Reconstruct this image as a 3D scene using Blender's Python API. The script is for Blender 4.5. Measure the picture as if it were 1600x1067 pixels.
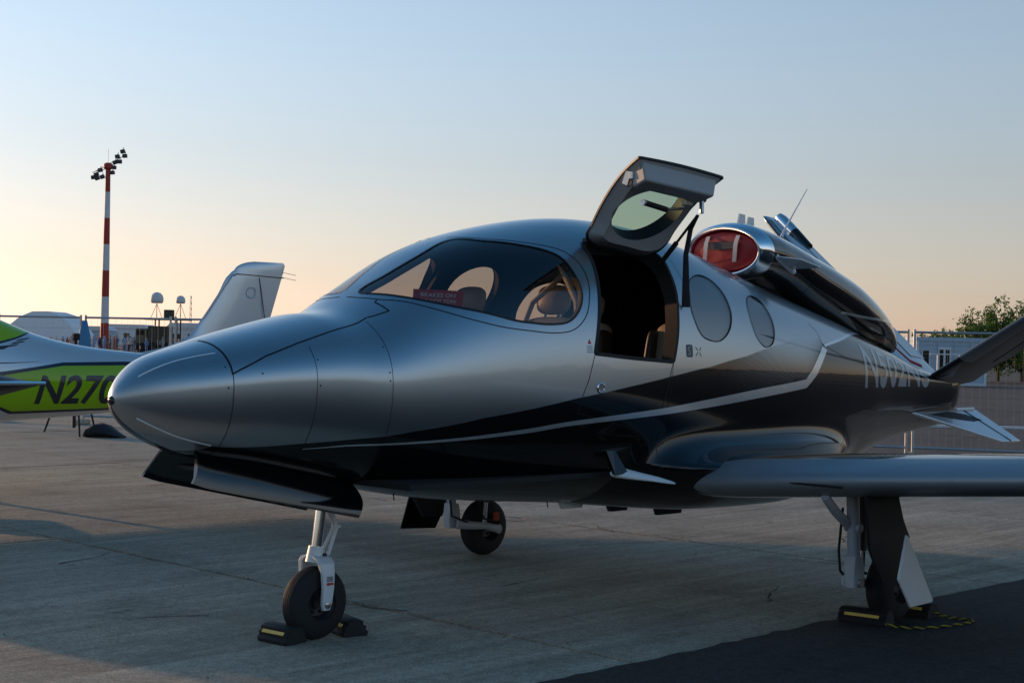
import bpy, bmesh, math, random
import numpy as np
from mathutils import Vector, Matrix

for o in list(bpy.data.objects):
    bpy.data.objects.remove(o)
scene = bpy.context.scene
COL = scene.collection
R = math.radians
random.seed(7)
rng = np.random.default_rng(7)

# ------------------------------------------------------------------ camera
# World frame: x runs aft along the parked jet, y to its starboard, z up; the nose tip is at x = 0.
yaw = math.atan2(0.70, 0.713)
pitch = math.atan(7.5 / 2300.0)
roll = R(1.25)
fw = Vector((math.cos(yaw) * math.cos(pitch), math.sin(yaw) * math.cos(pitch), math.sin(pitch)))
rt = Vector((math.sin(yaw), -math.cos(yaw), 0))
upv = rt.cross(fw)
rt2 = rt * math.cos(roll) + upv * math.sin(roll)
up2 = upv * math.cos(roll) - rt * math.sin(roll)
cam_d = bpy.data.cameras.new('camera')
cam = bpy.data.objects.new('camera', cam_d)
COL.objects.link(cam)
cam.matrix_world = Matrix(((rt2.x, up2.x, -fw.x, -3.69), (rt2.y, up2.y, -fw.y, -6.31), (rt2.z, up2.z, -fw.z, 1.6), (0, 0, 0, 1)))
cam_d.sensor_width = 36.0
cam_d.lens = 36.0 * 2300.0 / 1600.0
cam_d.clip_start = 0.05
cam_d.clip_end = 3000
scene.camera = cam

# ------------------------------------------------------------------ sky and sun
SUN_EL, SUN_AZ = R(6.6), math.atan2(-0.11, 0.99)      # azimuth from +y towards +x
world = bpy.data.worlds.new('World')
scene.world = world
world.use_nodes = True
wn = world.node_tree.nodes
wl = world.node_tree.links
wn.clear()
sky = wn.new('ShaderNodeTexSky')
sky.sky_type = 'NISHITA'
sky.sun_disc = False
sky.sun_elevation = SUN_EL
sky.sun_rotation = SUN_AZ
sky.altitude = 100
sky.air_density = 1.0
sky.dust_density = 0.4
sky.ozone_density = 2.0
bg = wn.new('ShaderNodeBackground')
bg.inputs['Strength'].default_value = 0.15
wo = wn.new('ShaderNodeOutputWorld')
# evening haze: the same sky, paler and warmer towards the horizon all round, clearer overhead
def graded(sat, tint_c):
    hs = wn.new('ShaderNodeHueSaturation')
    hs.inputs['Saturation'].default_value = sat
    tn = wn.new('ShaderNodeMix')
    tn.data_type = 'RGBA'
    tn.blend_type = 'MULTIPLY'
    tn.inputs[0].default_value = 1.0
    tn.inputs[7].default_value = (*tint_c, 1)
    wl.new(sky.outputs[0], hs.inputs['Color'])
    wl.new(hs.outputs[0], tn.inputs[6])
    return tn.outputs[2]
low = graded(0.54, (0.85, 0.70, 0.73))
mid = graded(0.72, (1.01, 1.02, 1.09))
high = graded(1.20, (0.96, 1.10, 1.14))
wtc = wn.new('ShaderNodeTexCoord')
wsx = wn.new('ShaderNodeSeparateXYZ')
wl.new(wtc.outputs['Generated'], wsx.inputs[0])
def blend(c_a, c_b, z0, z1):
    r_ = wn.new('ShaderNodeMapRange')
    r_.interpolation_type = 'SMOOTHSTEP'
    r_.inputs['From Min'].default_value = z0
    r_.inputs['From Max'].default_value = z1
    m_ = wn.new('ShaderNodeMix')
    m_.data_type = 'RGBA'
    wl.new(wsx.outputs['Z'], r_.inputs['Value'])
    wl.new(r_.outputs[0], m_.inputs[0])
    wl.new(c_a, m_.inputs[6])
    wl.new(c_b, m_.inputs[7])
    return m_.outputs[2]
wl.new(blend(blend(low, mid, 0.0, 0.26), high, 0.22, 0.60), bg.inputs[0])
wl.new(bg.outputs[0], wo.inputs[0])
sun_d = bpy.data.lights.new('sun', 'SUN')
sun_d.energy = 2.6
sun_d.angle = R(0.6)
sun_d.color = (1.0, 0.60, 0.33)
sun = bpy.data.objects.new('sun', sun_d)
COL.objects.link(sun)
sdir = Vector((math.sin(SUN_AZ) * math.cos(SUN_EL), math.cos(SUN_AZ) * math.cos(SUN_EL), math.sin(SUN_EL)))
sun.rotation_euler = sdir.to_track_quat('Z', 'Y').to_euler()
sun.location = sdir * 60
scene.view_settings.view_transform = 'Standard'
scene.view_settings.look = 'None'
scene.view_settings.exposure = 0.55
scene.view_settings.gamma = 1.0
scene.cycles.max_bounces = 8
scene.cycles.transparent_max_bounces = 16

# ------------------------------------------------------------------ materials
def mat(name, color=(0.5, 0.5, 0.5), rough=0.5, metal=0.0, coat=0.0, coat_rough=0.03, spec=0.5, noise=0.0, nscale=8.0, bump=0.0, bscale=40.0, emit=None):
    m = bpy.data.materials.new(name)
    m.use_nodes = True
    nt = m.node_tree
    b = nt.nodes['Principled BSDF']
    b.inputs['Base Color'].default_value = (*color, 1)
    b.inputs['Roughness'].default_value = rough
    b.inputs['Metallic'].default_value = metal
    b.inputs['Coat Weight'].default_value = coat
    b.inputs['Coat Roughness'].default_value = coat_rough
    b.inputs['Specular IOR Level'].default_value = spec
    tc = nt.nodes.new('ShaderNodeTexCoord')
    if noise > 0:
        n = nt.nodes.new('ShaderNodeTexNoise')
        n.inputs['Scale'].default_value = nscale
        n.inputs['Detail'].default_value = 6
        nt.links.new(tc.outputs['Object'], n.inputs['Vector'])
        mr = nt.nodes.new('ShaderNodeMapRange')
        mr.inputs['To Min'].default_value = 1 - noise
        mr.inputs['To Max'].default_value = 1 + noise
        nt.links.new(n.outputs['Fac'], mr.inputs['Value'])
        mx = nt.nodes.new('ShaderNodeMix')
        mx.data_type = 'RGBA'
        mx.blend_type = 'MULTIPLY'
        mx.inputs[0].default_value = 1
        mx.inputs[6].default_value = (*color, 1)
        nt.links.new(mr.outputs[0], mx.inputs[7])
        nt.links.new(mx.outputs[2], b.inputs['Base Color'])
        mr2 = nt.nodes.new('ShaderNodeMapRange')
        mr2.inputs['To Min'].default_value = max(0.02, rough - 0.06)
        mr2.inputs['To Max'].default_value = min(1, rough + 0.06)
        nt.links.new(n.outputs['Fac'], mr2.inputs['Value'])
        nt.links.new(mr2.outputs[0], b.inputs['Roughness'])
    if bump > 0:
        n2 = nt.nodes.new('ShaderNodeTexNoise')
        n2.inputs['Scale'].default_value = bscale
        n2.inputs['Detail'].default_value = 4
        nt.links.new(tc.outputs['Object'], n2.inputs['Vector'])
        bp = nt.nodes.new('ShaderNodeBump')
        bp.inputs['Strength'].default_value = bump
        bp.inputs['Distance'].default_value = 0.01
        nt.links.new(n2.outputs['Fac'], bp.inputs['Height'])
        nt.links.new(bp.outputs[0], b.inputs['Normal'])
    if emit:
        b.inputs['Emission Color'].default_value = (*emit[:3], 1)
        b.inputs['Emission Strength'].default_value = emit[3]
    return m

M = {}
M['silver'] = mat('silver_paint', (0.38, 0.41, 0.43), 0.33, 0.95, 0.7, 0.02, noise=0.04, nscale=1.5)
M['gloss_black'] = mat('gloss_black_paint', (0.004, 0.0043, 0.005), 0.2, 0, 0.75, 0.015, spec=0.12, noise=0.1, nscale=2)
M['satin_black'] = mat('satin_black_paint', (0.005, 0.0053, 0.006), 0.38, 0, 0.25, 0.08, spec=0.15, noise=0.1, nscale=3)
M['pod_black'] = mat('pod_black_paint', (0.004, 0.0043, 0.005), 0.16, 0, 1.0, 0.012, spec=0.35)
M['seam'] = mat('seam_black', (0.006, 0.006, 0.008), 0.55)
M['white'] = mat('white_paint', (0.72, 0.73, 0.73), 0.35, 0, 0.3, noise=0.05, nscale=6)
M['stripe'] = mat('stripe_silver', (0.62, 0.65, 0.68), 0.34, 0.75, 0.6, noise=0.03)
M['chrome'] = mat('polished_metal', (0.78, 0.79, 0.80), 0.10, 1.0, noise=0.04, nscale=5)
M['steel'] = mat('steel', (0.45, 0.45, 0.46), 0.3, 1.0, noise=0.1, nscale=14)
M['dark_metal'] = mat('dark_metal', (0.05, 0.05, 0.055), 0.45, 0.6, noise=0.2, nscale=12)
M['rubber'] = mat('rubber', (0.012, 0.012, 0.013), 0.75, noise=0.25, nscale=9, bump=0.25, bscale=60)
M['boot'] = mat('deice_boot', (0.30, 0.325, 0.35), 0.40, 0.45, 0.0, noise=0.08, nscale=4)
M['boot_dark'] = mat('fin_boot', (0.10, 0.105, 0.115), 0.45, 0.2, noise=0.08, nscale=4)
M['gear_white'] = mat('gear_paint', (0.50, 0.52, 0.55), 0.35, 0, 0.2, noise=0.12, nscale=9)
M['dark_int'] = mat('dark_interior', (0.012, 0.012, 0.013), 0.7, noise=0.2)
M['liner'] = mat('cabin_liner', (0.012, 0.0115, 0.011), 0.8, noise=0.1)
M['leather'] = mat('tan_leather', (0.52, 0.43, 0.32), 0.45, noise=0.08, nscale=10, bump=0.15, bscale=90)
M['leather_shaded'] = mat('leather_shaded', (0.055, 0.042, 0.03), 0.5, noise=0.1, nscale=10)  # tan seat leather with the dim cabin's shade put into its colour
M['grey_trim'] = mat('grey_trim', (0.36, 0.37, 0.38), 0.5, noise=0.06, nscale=8, bump=0.05, bscale=120)
M['shade'] = mat('window_shade', (0.20, 0.21, 0.21), 0.55, noise=0.05, nscale=3)
M['red_fabric'] = mat('red_vinyl', (0.36, 0.014, 0.02), 0.5, noise=0.12, nscale=9, bump=0.6, bscale=7)
M['strap'] = mat('grey_webbing', (0.62, 0.56, 0.54), 0.7, noise=0.1, nscale=20)
M['sign_red'] = mat('red_sign', (0.55, 0.03, 0.035), 0.5, noise=0.04)
M['letter_white'] = mat('white_lettering', (0.75, 0.75, 0.75), 0.5)
M['letter_pale'] = mat('pale_blue_lettering', (0.27, 0.32, 0.37), 0.3, 0.3, 0.5)
M['pinstripe'] = mat('pinstripe_pale', (0.70, 0.76, 0.80), 0.45)
M['letter_black'] = mat('black_lettering', (0.012, 0.014, 0.02), 0.35, 0, 0.4)
M['logo_green'] = mat('logo_dark_green', (0.03, 0.06, 0.065), 0.4)
M['label_blue'] = mat('label_blue', (0.16, 0.30, 0.42), 0.5)
M['orange'] = mat('orange_tag', (0.45, 0.06, 0.015), 0.6)
M['yellow'] = mat('yellow_paint', (0.85, 0.55, 0.12), 0.5, noise=0.15, nscale=20)
M['rope_yellow'] = mat('rope_yellow', (0.35, 0.30, 0.02), 0.8)
M['wire'] = mat('fence_wire', (0.10, 0.10, 0.105), 0.6, 0.3)
M['galv'] = mat('galvanised', (0.42, 0.43, 0.44), 0.45, 0.7, noise=0.15, nscale=6)
M['mast_red'] = mat('mast_red', (0.36, 0.03, 0.02), 0.6, noise=0.15, nscale=1)
M['mast_white'] = mat('mast_white', (0.62, 0.63, 0.64), 0.6, noise=0.1, nscale=1)
M['tent'] = mat('tent_white', (0.80, 0.82, 0.84), 0.6, noise=0.04, nscale=1)
M['olive'] = mat('olive_drab', (0.14, 0.125, 0.08), 0.7, noise=0.25, nscale=1.2)
M['olive_dark'] = mat('olive_dark', (0.055, 0.055, 0.04), 0.7, noise=0.25, nscale=1.2)
M['cabin_blue'] = mat('container_paint', (0.34, 0.46, 0.56), 0.5, noise=0.06, nscale=1.5)
M['cabin_trim'] = mat('container_trim', (0.62, 0.66, 0.70), 0.5, noise=0.06)
M['win_dark'] = mat('window_dark', (0.02, 0.022, 0.025), 0.08, 0, 0)
M['bark'] = mat('bark', (0.07, 0.05, 0.035), 0.9, noise=0.3, nscale=8)
M['cloth_black'] = mat('black_nylon', (0.012, 0.013, 0.018), 0.8, noise=0.3, nscale=12, bump=0.6, bscale=14)
M['blue_cloth'] = mat('blue_cloth', (0.06, 0.22, 0.42), 0.7, noise=0.15, nscale=4)

def glass(name, tint, refl=0.06, rough=0.0):
    m = bpy.data.materials.new(name)
    m.use_nodes = True
    nt = m.node_tree
    nt.nodes.clear()
    out = nt.nodes.new('ShaderNodeOutputMaterial')
    tr = nt.nodes.new('ShaderNodeBsdfTransparent')
    tr.inputs[0].default_value = (*tint, 1)
    gl = nt.nodes.new('ShaderNodeBsdfGlossy')
    gl.inputs['Roughness'].default_value = rough
    fr = nt.nodes.new('ShaderNodeLayerWeight')
    fr.inputs['Blend'].default_value = 0.5
    pw = nt.nodes.new('ShaderNodeMath')
    pw.operation = 'POWER'
    pw.inputs[1].default_value = 5.0
    nt.links.new(fr.outputs['Facing'], pw.inputs[0])
    mr = nt.nodes.new('ShaderNodeMapRange')
    mr.inputs['To Min'].default_value = refl
    mr.inputs['To Max'].default_value = 1.0
    nt.links.new(pw.outputs[0], mr.inputs['Value'])
    mx = nt.nodes.new('ShaderNodeMixShader')
    nt.links.new(mr.outputs[0], mx.inputs[0])
    nt.links.new(tr.outputs[0], mx.inputs[1])
    nt.links.new(gl.outputs[0], mx.inputs[2])
    nt.links.new(mx.outputs[0], out.inputs[0])
    return m
M['glass'] = glass('windscreen_glass', (0.60, 0.565, 0.54), 0.09)
M['glass_green'] = glass('green_glass', (0.42, 0.55, 0.45), 0.05)
M['glass_side'] = glass('side_glass', (0.75, 0.78, 0.80), 0.20)

def mixmask(name, cols, masks, base):
    """paint whose colour is switched by signed-distance vertex attributes; cols: list of (attr, colour, metallic)"""
    m = bpy.data.materials.new(name)
    m.use_nodes = True
    nt = m.node_tree
    b = nt.nodes['Principled BSDF']
    b.inputs['Roughness'].default_value = base['rough']
    b.inputs['Coat Weight'].default_value = base['coat']
    b.inputs['Coat Roughness'].default_value = 0.02
    b.inputs['Specular IOR Level'].default_value = 0.15
    col = None
    met = None
    prevc, prevm, prevr = base['color'], base['metal'], base['rough']
    for (attr, c, mm, rr) in cols:
        a = nt.nodes.new('ShaderNodeAttribute')
        a.attribute_name = attr
        mr = nt.nodes.new('ShaderNodeMapRange')
        mr.inputs['From Min'].default_value = -0.0012
        mr.inputs['From Max'].default_value = 0.0012
        nt.links.new(a.outputs['Fac'], mr.inputs['Value'])
        fac = mr.outputs[0]
        if attr in masks:
            mul = nt.nodes.new('ShaderNodeMath')
            mul.operation = 'MULTIPLY'
            nt.links.new(fac, mul.inputs[0])
            nt.links.new(masks[attr](nt), mul.inputs[1])
            fac = mul.outputs[0]
        mx = nt.nodes.new('ShaderNodeMix')
        mx.data_type = 'RGBA'
        nt.links.new(fac, mx.inputs[0])
        if col is None:
            mx.inputs[6].default_value = (*prevc, 1)
        else:
            nt.links.new(col, mx.inputs[6])
        mx.inputs[7].default_value = (*c, 1)
        col = mx.outputs[2]
        mf = nt.nodes.new('ShaderNodeMix')
        nt.links.new(fac, mf.inputs[0])
        if met is None:
            mf.inputs[2].default_value = prevm
        else:
            nt.links.new(met, mf.inputs[2])
        mf.inputs[3].default_value = mm
        met = mf.outputs[0]
        mr_ = nt.nodes.new('ShaderNodeMix')
        nt.links.new(fac, mr_.inputs[0])
        if cols[0][0] == attr:
            mr_.inputs[2].default_value = prevr
        else:
            nt.links.new(rgh, mr_.inputs[2])
        mr_.inputs[3].default_value = rr
        rgh = mr_.outputs[0]
    nt.links.new(col, b.inputs['Base Color'])
    nt.links.new(met, b.inputs['Metallic'])
    nt.links.new(rgh, b.inputs['Roughness'])
    return m

# ------------------------------------------------------------------ mesh helpers
def link(o, parent=None):
    COL.objects.link(o)
    if parent is not None:
        o.parent = parent
    return o

def tag(o, label=None, cat=None, group=None, kind=None):
    if label: o['label'] = label
    if cat: o['category'] = cat
    if group: o['group'] = group
    if kind: o['kind'] = kind
    return o

def empty(name, loc=(0, 0, 0), rz=0.0, parent=None):
    o = bpy.data.objects.new(name, None)
    o.empty_display_size = 0.2
    link(o, parent)
    o.location = loc
    o.rotation_euler = (0, 0, rz)
    return o

def build(name, verts, faces, material, parent=None, smooth=True, normals=None, attrs=None, sharp=None):
    me = bpy.data.meshes.new(name)
    me.from_pydata([tuple(map(float, v)) for v in verts], [], [tuple(int(i) for i in f) for f in faces])
    if material is not None:
        me.materials.append(material)
    if smooth:
        me.polygons.foreach_set('use_smooth', [True] * len(me.polygons))
    if attrs:
        for k, a in attrs.items():
            at = me.attributes.new(k, 'FLOAT', 'POINT')
            at.data.foreach_set('value', np.asarray(a, dtype=np.float32))
    me.update()
    if normals is not None:
        me.normals_split_custom_set_from_vertices([tuple(map(float, n)) for n in normals])
    elif sharp:
        me.set_sharp_from_angle(angle=R(sharp))
    o = bpy.data.objects.new(name, me)
    return link(o, parent)

class MB:
    def __init__(s):
        s.v = []
        s.f = []
    def add(s, v, f):
        n = len(s.v)
        s.v += [tuple(p) for p in v]
        s.f += [tuple(i + n for i in q) for q in f]
        return s
    def box(s, c, d, rot=None, bev=0.0):
        hx, hy, hz = d[0] / 2, d[1] / 2, d[2] / 2
        c = Vector(c)
        if bev > 0:
            b = min(bev, hx * .9, hy * .9, hz * .9)
            pts = []
            for sx in (-1, 1):
                for sy in (-1, 1):
                    for sz in (-1, 1):
                        pts += [(sx * hx, sy * (hy - b), sz * (hz - b)), (sx * (hx - b), sy * hy, sz * (hz - b)), (sx * (hx - b), sy * (hy - b), sz * hz)]
            bm = bmesh.new()
            for p in pts: bm.verts.new(p)
            r = bmesh.ops.convex_hull(bm, input=bm.verts)
            bmesh.ops.dissolve_limit(bm, angle_limit=R(1), verts=bm.verts, edges=bm.edges)
            bm.verts.index_update()
            v = [Vector(q.co) for q in bm.verts]
            f = [[q.index for q in fc.verts] for fc in bm.faces]
            bm.free()
        else:
            v = [Vector((sx * hx, sy * hy, sz * hz)) for sx in (-1, 1) for sy in (-1, 1) for sz in (-1, 1)]
            f = [(0, 1, 3, 2), (4, 6, 7, 5), (0, 4, 5, 1), (2, 3, 7, 6), (0, 2, 6, 4), (1, 5, 7, 3)]
        if rot is not None:
            v = [rot @ p for p in v]
        return s.add([c + p for p in v], f)
    def tube(s, pts, r, n=10, caps=True):
        pts = [Vector(p) for p in pts]
        rr = r if isinstance(r, (list, tuple)) else [r] * len(pts)
        rings = []
        prev = None
        for i, p in enumerate(pts):
            d = (pts[min(i + 1, len(pts) - 1)] - pts[max(i - 1, 0)]).normalized()
            if prev is None:
                a = d.orthogonal().normalized()
            else:
                a = (prev - d * prev.dot(d)).normalized()
            prev = a
            b = d.cross(a)
            rings.append([p + (a * math.cos(2 * math.pi * k / n) + b * math.sin(2 * math.pi * k / n)) * rr[i] for k in range(n)])
        v = [q for rg in rings for q in rg]
        f = [(i * n + k, i * n + (k + 1) % n, (i + 1) * n + (k + 1) % n, (i + 1) * n + k) for i in range(len(pts) - 1) for k in range(n)]
        if caps:
            f.append(tuple(range(n - 1, -1, -1)))
            f.append(tuple((len(pts) - 1) * n + k for k in range(n)))
        return s.add(v, f)
    def lathe(s, prof, c, axis, n=32, closed=False):
        """prof: list of (radius, along) ; axis: unit direction"""
        ax = Vector(axis).normalized()
        a = ax.orthogonal().normalized()
        b = ax.cross(a)
        c = Vector(c)
        v = []
        for r, h in prof:
            for k in range(n):
                t = 2 * math.pi * k / n
                v.append(c + ax * h + (a * math.cos(t) + b * math.sin(t)) * r)
        m = len(prof)
        f = []
        for i in range(m if closed else m - 1):
            j = (i + 1) % m
            for k in range(n):
                f.append((i * n + k, i * n + (k + 1) % n, j * n + (k + 1) % n, j * n + k))
        return s.add(v, f)
    def prism(s, poly, n, t):
        """extrude a planar polygon (3-D points) by thickness t along n (both ways half)"""
        n = Vector(n).normalized() * (t / 2)
        P = [Vector(p) for p in poly]
        k = len(P)
        v = [p + n for p in P] + [p - n for p in P]
        f = [tuple(range(k)), tuple(range(2 * k - 1, k - 1, -1))] + [(i, i + k, (i + 1) % k + k, (i + 1) % k) for i in range(k)]
        return s.add(v, f)
    def out(s, name, material, parent=None, smooth=False, sharp=35):
        o = build(name, s.v, s.f, material, parent, smooth=True, sharp=sharp)
        bm = bmesh.new()
        bm.from_mesh(o.data)
        bmesh.ops.recalc_face_normals(bm, faces=bm.faces)
        bm.to_mesh(o.data)
        bm.free()
        return o

def loft(sections, cap0=True, cap1=True, closed=True):
    m = len(sections)
    n = len(sections[0])
    v = [p for s in sections for p in s]
    f = []
    kk = n if closed else n - 1
    for i in range(m - 1):
        for k in range(kk):
            f.append((i * n + k, i * n + (k + 1) % n, (i + 1) * n + (k + 1) % n, (i + 1) * n + k))
    if cap0: f.append(tuple(range(n - 1, -1, -1)))
    if cap1: f.append(tuple((m - 1) * n + k for k in range(n)))
    return v, f

def spl(ks, kv, s):
    ks = np.asarray(ks, float); kv = np.asarray(kv, float); s = np.asarray(s, float)
    d = np.diff(kv) / np.diff(ks)
    h = np.diff(ks)
    m = np.empty_like(kv)
    m[0] = d[0]; m[-1] = d[-1]
    m[1:-1] = (d[:-1] * h[1:] + d[1:] * h[:-1]) / (h[1:] + h[:-1])
    i = np.clip(np.searchsorted(ks, s, side='right') - 1, 0, len(ks) - 2)
    t = (s - ks[i]) / h[i]
    return (2 * t**3 - 3 * t**2 + 1) * kv[i] + (t**3 - 2 * t**2 + t) * h[i] * m[i] + (-2 * t**3 + 3 * t**2) * kv[i + 1] + (t**3 - t**2) * h[i] * m[i + 1]

def smooth_closed(P, k=6):
    P = np.asarray(P, float)
    n = len(P)
    out = []
    for i in range(n):
        p0, p1, p2, p3 = P[i - 1], P[i], P[(i + 1) % n], P[(i + 2) % n]
        for j in range(k):
            t = j / k
            out.append(0.5 * ((2 * p1) + (-p0 + p2) * t + (2 * p0 - 5 * p1 + 4 * p2 - p3) * t * t + (-p0 + 3 * p1 - 3 * p2 + p3) * t**3))
    return np.array(out)

def smooth_open(P, k=6):
    P = np.asarray(P, float)
    n = len(P)
    s = np.arange(n, dtype=float)
    q = np.linspace(0, n - 1, (n - 1) * k + 1)
    return np.stack([spl(s, P[:, c], q) for c in range(P.shape[1])], 1)

def inside(poly, X, T):
    r = np.zeros(X.shape, bool)
    n = len(poly)
    for i in range(n):
        x1, y1 = poly[i]
        x2, y2 = poly[(i + 1) % n]
        c = ((y1 > T) != (y2 > T))
        if y1 != y2:
            r ^= c & (X < (x2 - x1) * (T - y1) / (y2 - y1) + x1)
    return r

def nearest_on(poly, p, sc):
    A = poly * sc
    B = np.roll(poly, -1, 0) * sc
    q = p * sc
    d = B - A
    t = np.clip(((q - A) * d).sum(1) / np.maximum((d * d).sum(1), 1e-12), 0, 1)
    C_ = A + d * t[:, None]
    i = np.argmin(((C_ - q)**2).sum(1))
    return C_[i] / sc

def sdf_poly(poly, X, Z):
    """signed distance, positive inside"""
    A = np.asarray(poly, float)
    B = np.roll(A, -1, 0)
    best = np.full(X.shape, 1e9)
    for a, b in zip(A, B):
        d = b - a
        t = np.clip(((X - a[0]) * d[0] + (Z - a[1]) * d[1]) / max((d * d).sum(), 1e-12), 0, 1)
        best = np.minimum(best, np.hypot(X - a[0] - d[0] * t, Z - a[1] - d[1] * t))
    return np.where(inside(A, X, Z), best, -best)

def text2d(s, size, shear=0.0, maxedge=0.03, bold=0.0, spacing=1.0):
    cu = bpy.data.curves.new('lettering', 'FONT')
    cu.body = s
    cu.size = size
    cu.shear = shear
    cu.offset = bold
    cu.space_character = spacing
    cu.fill_mode = 'BOTH'
    o = bpy.data.objects.new('lettering', cu)
    COL.objects.link(o)
    dg = bpy.context.evaluated_depsgraph_get()
    me = bpy.data.meshes.new_from_object(o.evaluated_get(dg))
    bpy.data.objects.remove(o)
    bm = bmesh.new()
    bm.from_mesh(me)
    bpy.data.meshes.remove(me)
    bmesh.ops.triangulate(bm, faces=bm.faces)
    for _ in range(5):
        es = [e for e in bm.edges if e.calc_length() > maxedge]
        if not es: break
        bmesh.ops.subdivide_edges(bm, edges=es, cuts=1)
        bmesh.ops.triangulate(bm, faces=bm.faces)
    bm.verts.index_update()
    V = np.array([(v.co.x, v.co.y) for v in bm.verts])
    F = [tuple(v.index for v in f.verts) for f in bm.faces]
    bm.free()
    return V, F
# ------------------------------------------------------------------ the jet's fuselage: sections along x (half width, top, bottom, height of greatest width)
KX = [0, .04, .16, .4, .75, 1.05, 1.3, 1.55, 1.9, 2.5, 3.1, 3.7, 4.3, 4.9, 5.5, 6.1, 6.7, 7.3, 7.9]
KH = [0.0, 0.085, 0.194, 0.322, 0.451, 0.527, 0.58, 0.64, 0.719, 0.799, 0.834, 0.824, 0.786, 0.722, 0.624, 0.508, 0.381, 0.272, 0.201]
KT = [1.3, 1.392, 1.494, 1.575, 1.671, 1.742, 1.788, 1.94, 2.14, 2.324, 2.407, 2.379, 2.247, 2.101, 1.975, 1.849, 1.699, 1.534, 1.418]
KB = [1.3, 1.212, 1.118, 1.021, 0.961, 0.897, 0.842, 0.788, 0.73, 0.674, 0.628, 0.581, 0.562, 0.564, 0.607, 0.688, 0.825, 0.933, 0.994]
KM = [1.3, 1.308, 1.333, 1.364, 1.395, 1.398, 1.384, 1.396, 1.419, 1.443, 1.461, 1.46, 1.453, 1.442, 1.433, 1.421, 1.408, 1.386, 1.367]
# outlines on the skin as (x, angle round the section) pairs, port side
FT = {
    'black': [(0.316, -1.317), (0.433, -0.916), (0.548, -0.88), (0.689, -0.809), (0.826, -0.706), (1.127, -0.53), (1.448, -0.373), (1.851, -0.247), (2.139, -0.191), (2.455, -0.127), (2.879, -0.065), (3.269, -0.013), (3.654, 0.034), (4.065, 0.115), (4.553, 0.259), (5.177, 0.514), (6.175, 1.061)],
    'stripe_t': [(0.873, -0.765), (1.14, -0.595), (1.467, -0.482), (1.876, -0.391), (2.165, -0.337), (2.481, -0.282), (3.139, -0.212), (3.577, -0.152), (4.179, -0.08), (4.863, -0.015), (4.941, 0.04), (5.178, 0.326)],
    'stripe_b': [(0.875, -0.775), (1.144, -0.615), (1.472, -0.504), (1.883, -0.42), (2.173, -0.371), (2.489, -0.316), (3.149, -0.255), (3.588, -0.203), (4.188, -0.136), (4.868, -0.065), (5.033, 0.014), (5.241, 0.29)],
    'stripe_thin': [(5.217, 0.341), (5.638, 0.54), (6.284, 0.992)],
    'hood': [(0.466, 1.458), (0.462, 1.014), (0.454, 0.589), (0.46, 0.262), (0.5, 0.332), (0.642, 0.542), (0.818, 0.695), (1.077, 0.854), (1.307, 1.013), (1.423, 0.943), (1.419, 1.159), (1.444, 1.185)],
    'wsout': [(1.411, 1.53), (1.415, 1.388), (1.442, 1.18), (1.48, 1.047), (1.597, 0.753), (1.752, 0.519), (1.946, 0.367), (2.177, 0.289), (2.34, 0.263), (2.462, 0.279), (2.562, 0.356), (2.623, 0.477), (2.658, 0.595), (2.666, 0.733), (2.63, 0.855), (2.564, 0.937), (2.372, 1.085), (2.206, 1.251), (2.106, 1.497)],
    'win': [(1.457, 1.465), (1.504, 1.104), (1.617, 0.814), (1.772, 0.595), (2.014, 0.41), (2.187, 0.346), (2.312, 0.324), (2.419, 0.329), (2.499, 0.379), (2.555, 0.455), (2.583, 0.548), (2.581, 0.679), (2.558, 0.828), (2.487, 0.929), (2.35, 1.05), (2.186, 1.221), (2.077, 1.42), (1.837, 1.396), (1.64, 1.428)],
    'door': [(2.787, 0.894), (2.786, 0.826), (2.757, 0.683), (2.716, 0.525), (2.666, 0.357), (2.625, 0.221), (2.595, 0.117), (2.907, 0.08), (3.272, 0.055), (3.331, 0.231), (3.37, 0.377), (3.411, 0.529), (3.432, 0.678), (3.444, 0.803), (3.392, 0.898), (3.29, 0.946), (3.068, 0.953), (2.914, 0.961), (2.829, 0.941)],
    'ldl': [(2.595, 0.117), (2.554, 0.002), (2.507, -0.109), (2.484, -0.226)],
    'ldr': [(3.272, 0.055), (3.239, -0.02), (3.172, -0.25), (3.149, -0.404)],
    'w1': [(3.577, 0.588), (3.648, 0.663), (3.762, 0.716), (3.882, 0.705), (3.954, 0.615), (3.969, 0.491), (3.949, 0.38), (3.885, 0.275), (3.786, 0.206), (3.688, 0.194), (3.584, 0.221), (3.53, 0.305), (3.518, 0.426)],
    'w2': [(4.266, 0.631), (4.352, 0.69), (4.446, 0.691), (4.489, 0.595), (4.494, 0.475), (4.475, 0.359), (4.429, 0.26), (4.362, 0.211), (4.287, 0.209), (4.218, 0.271), (4.192, 0.373), (4.206, 0.519)],
    'pin_u': [(0.09, 0.832), (0.164, 0.85), (0.254, 0.889), (0.346, 0.886), (0.433, 0.849)],
    'pin_l': [(0.082, -0.696), (0.164, -0.785), (0.256, -0.849), (0.35, -0.871), (0.426, -0.889)],
    'tailseam': [(5.091, 0.605), (5.177, 0.514), (5.189, 0.352), (5.561, 0.241), (5.892, 0.198), (6.052, 0.107), (6.134, 0.294)],
}
KS = np.sqrt(KX)
def sm(t):
    t = np.clip(t, 0, 1)
    return t * t * (3 - 2 * t)
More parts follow.
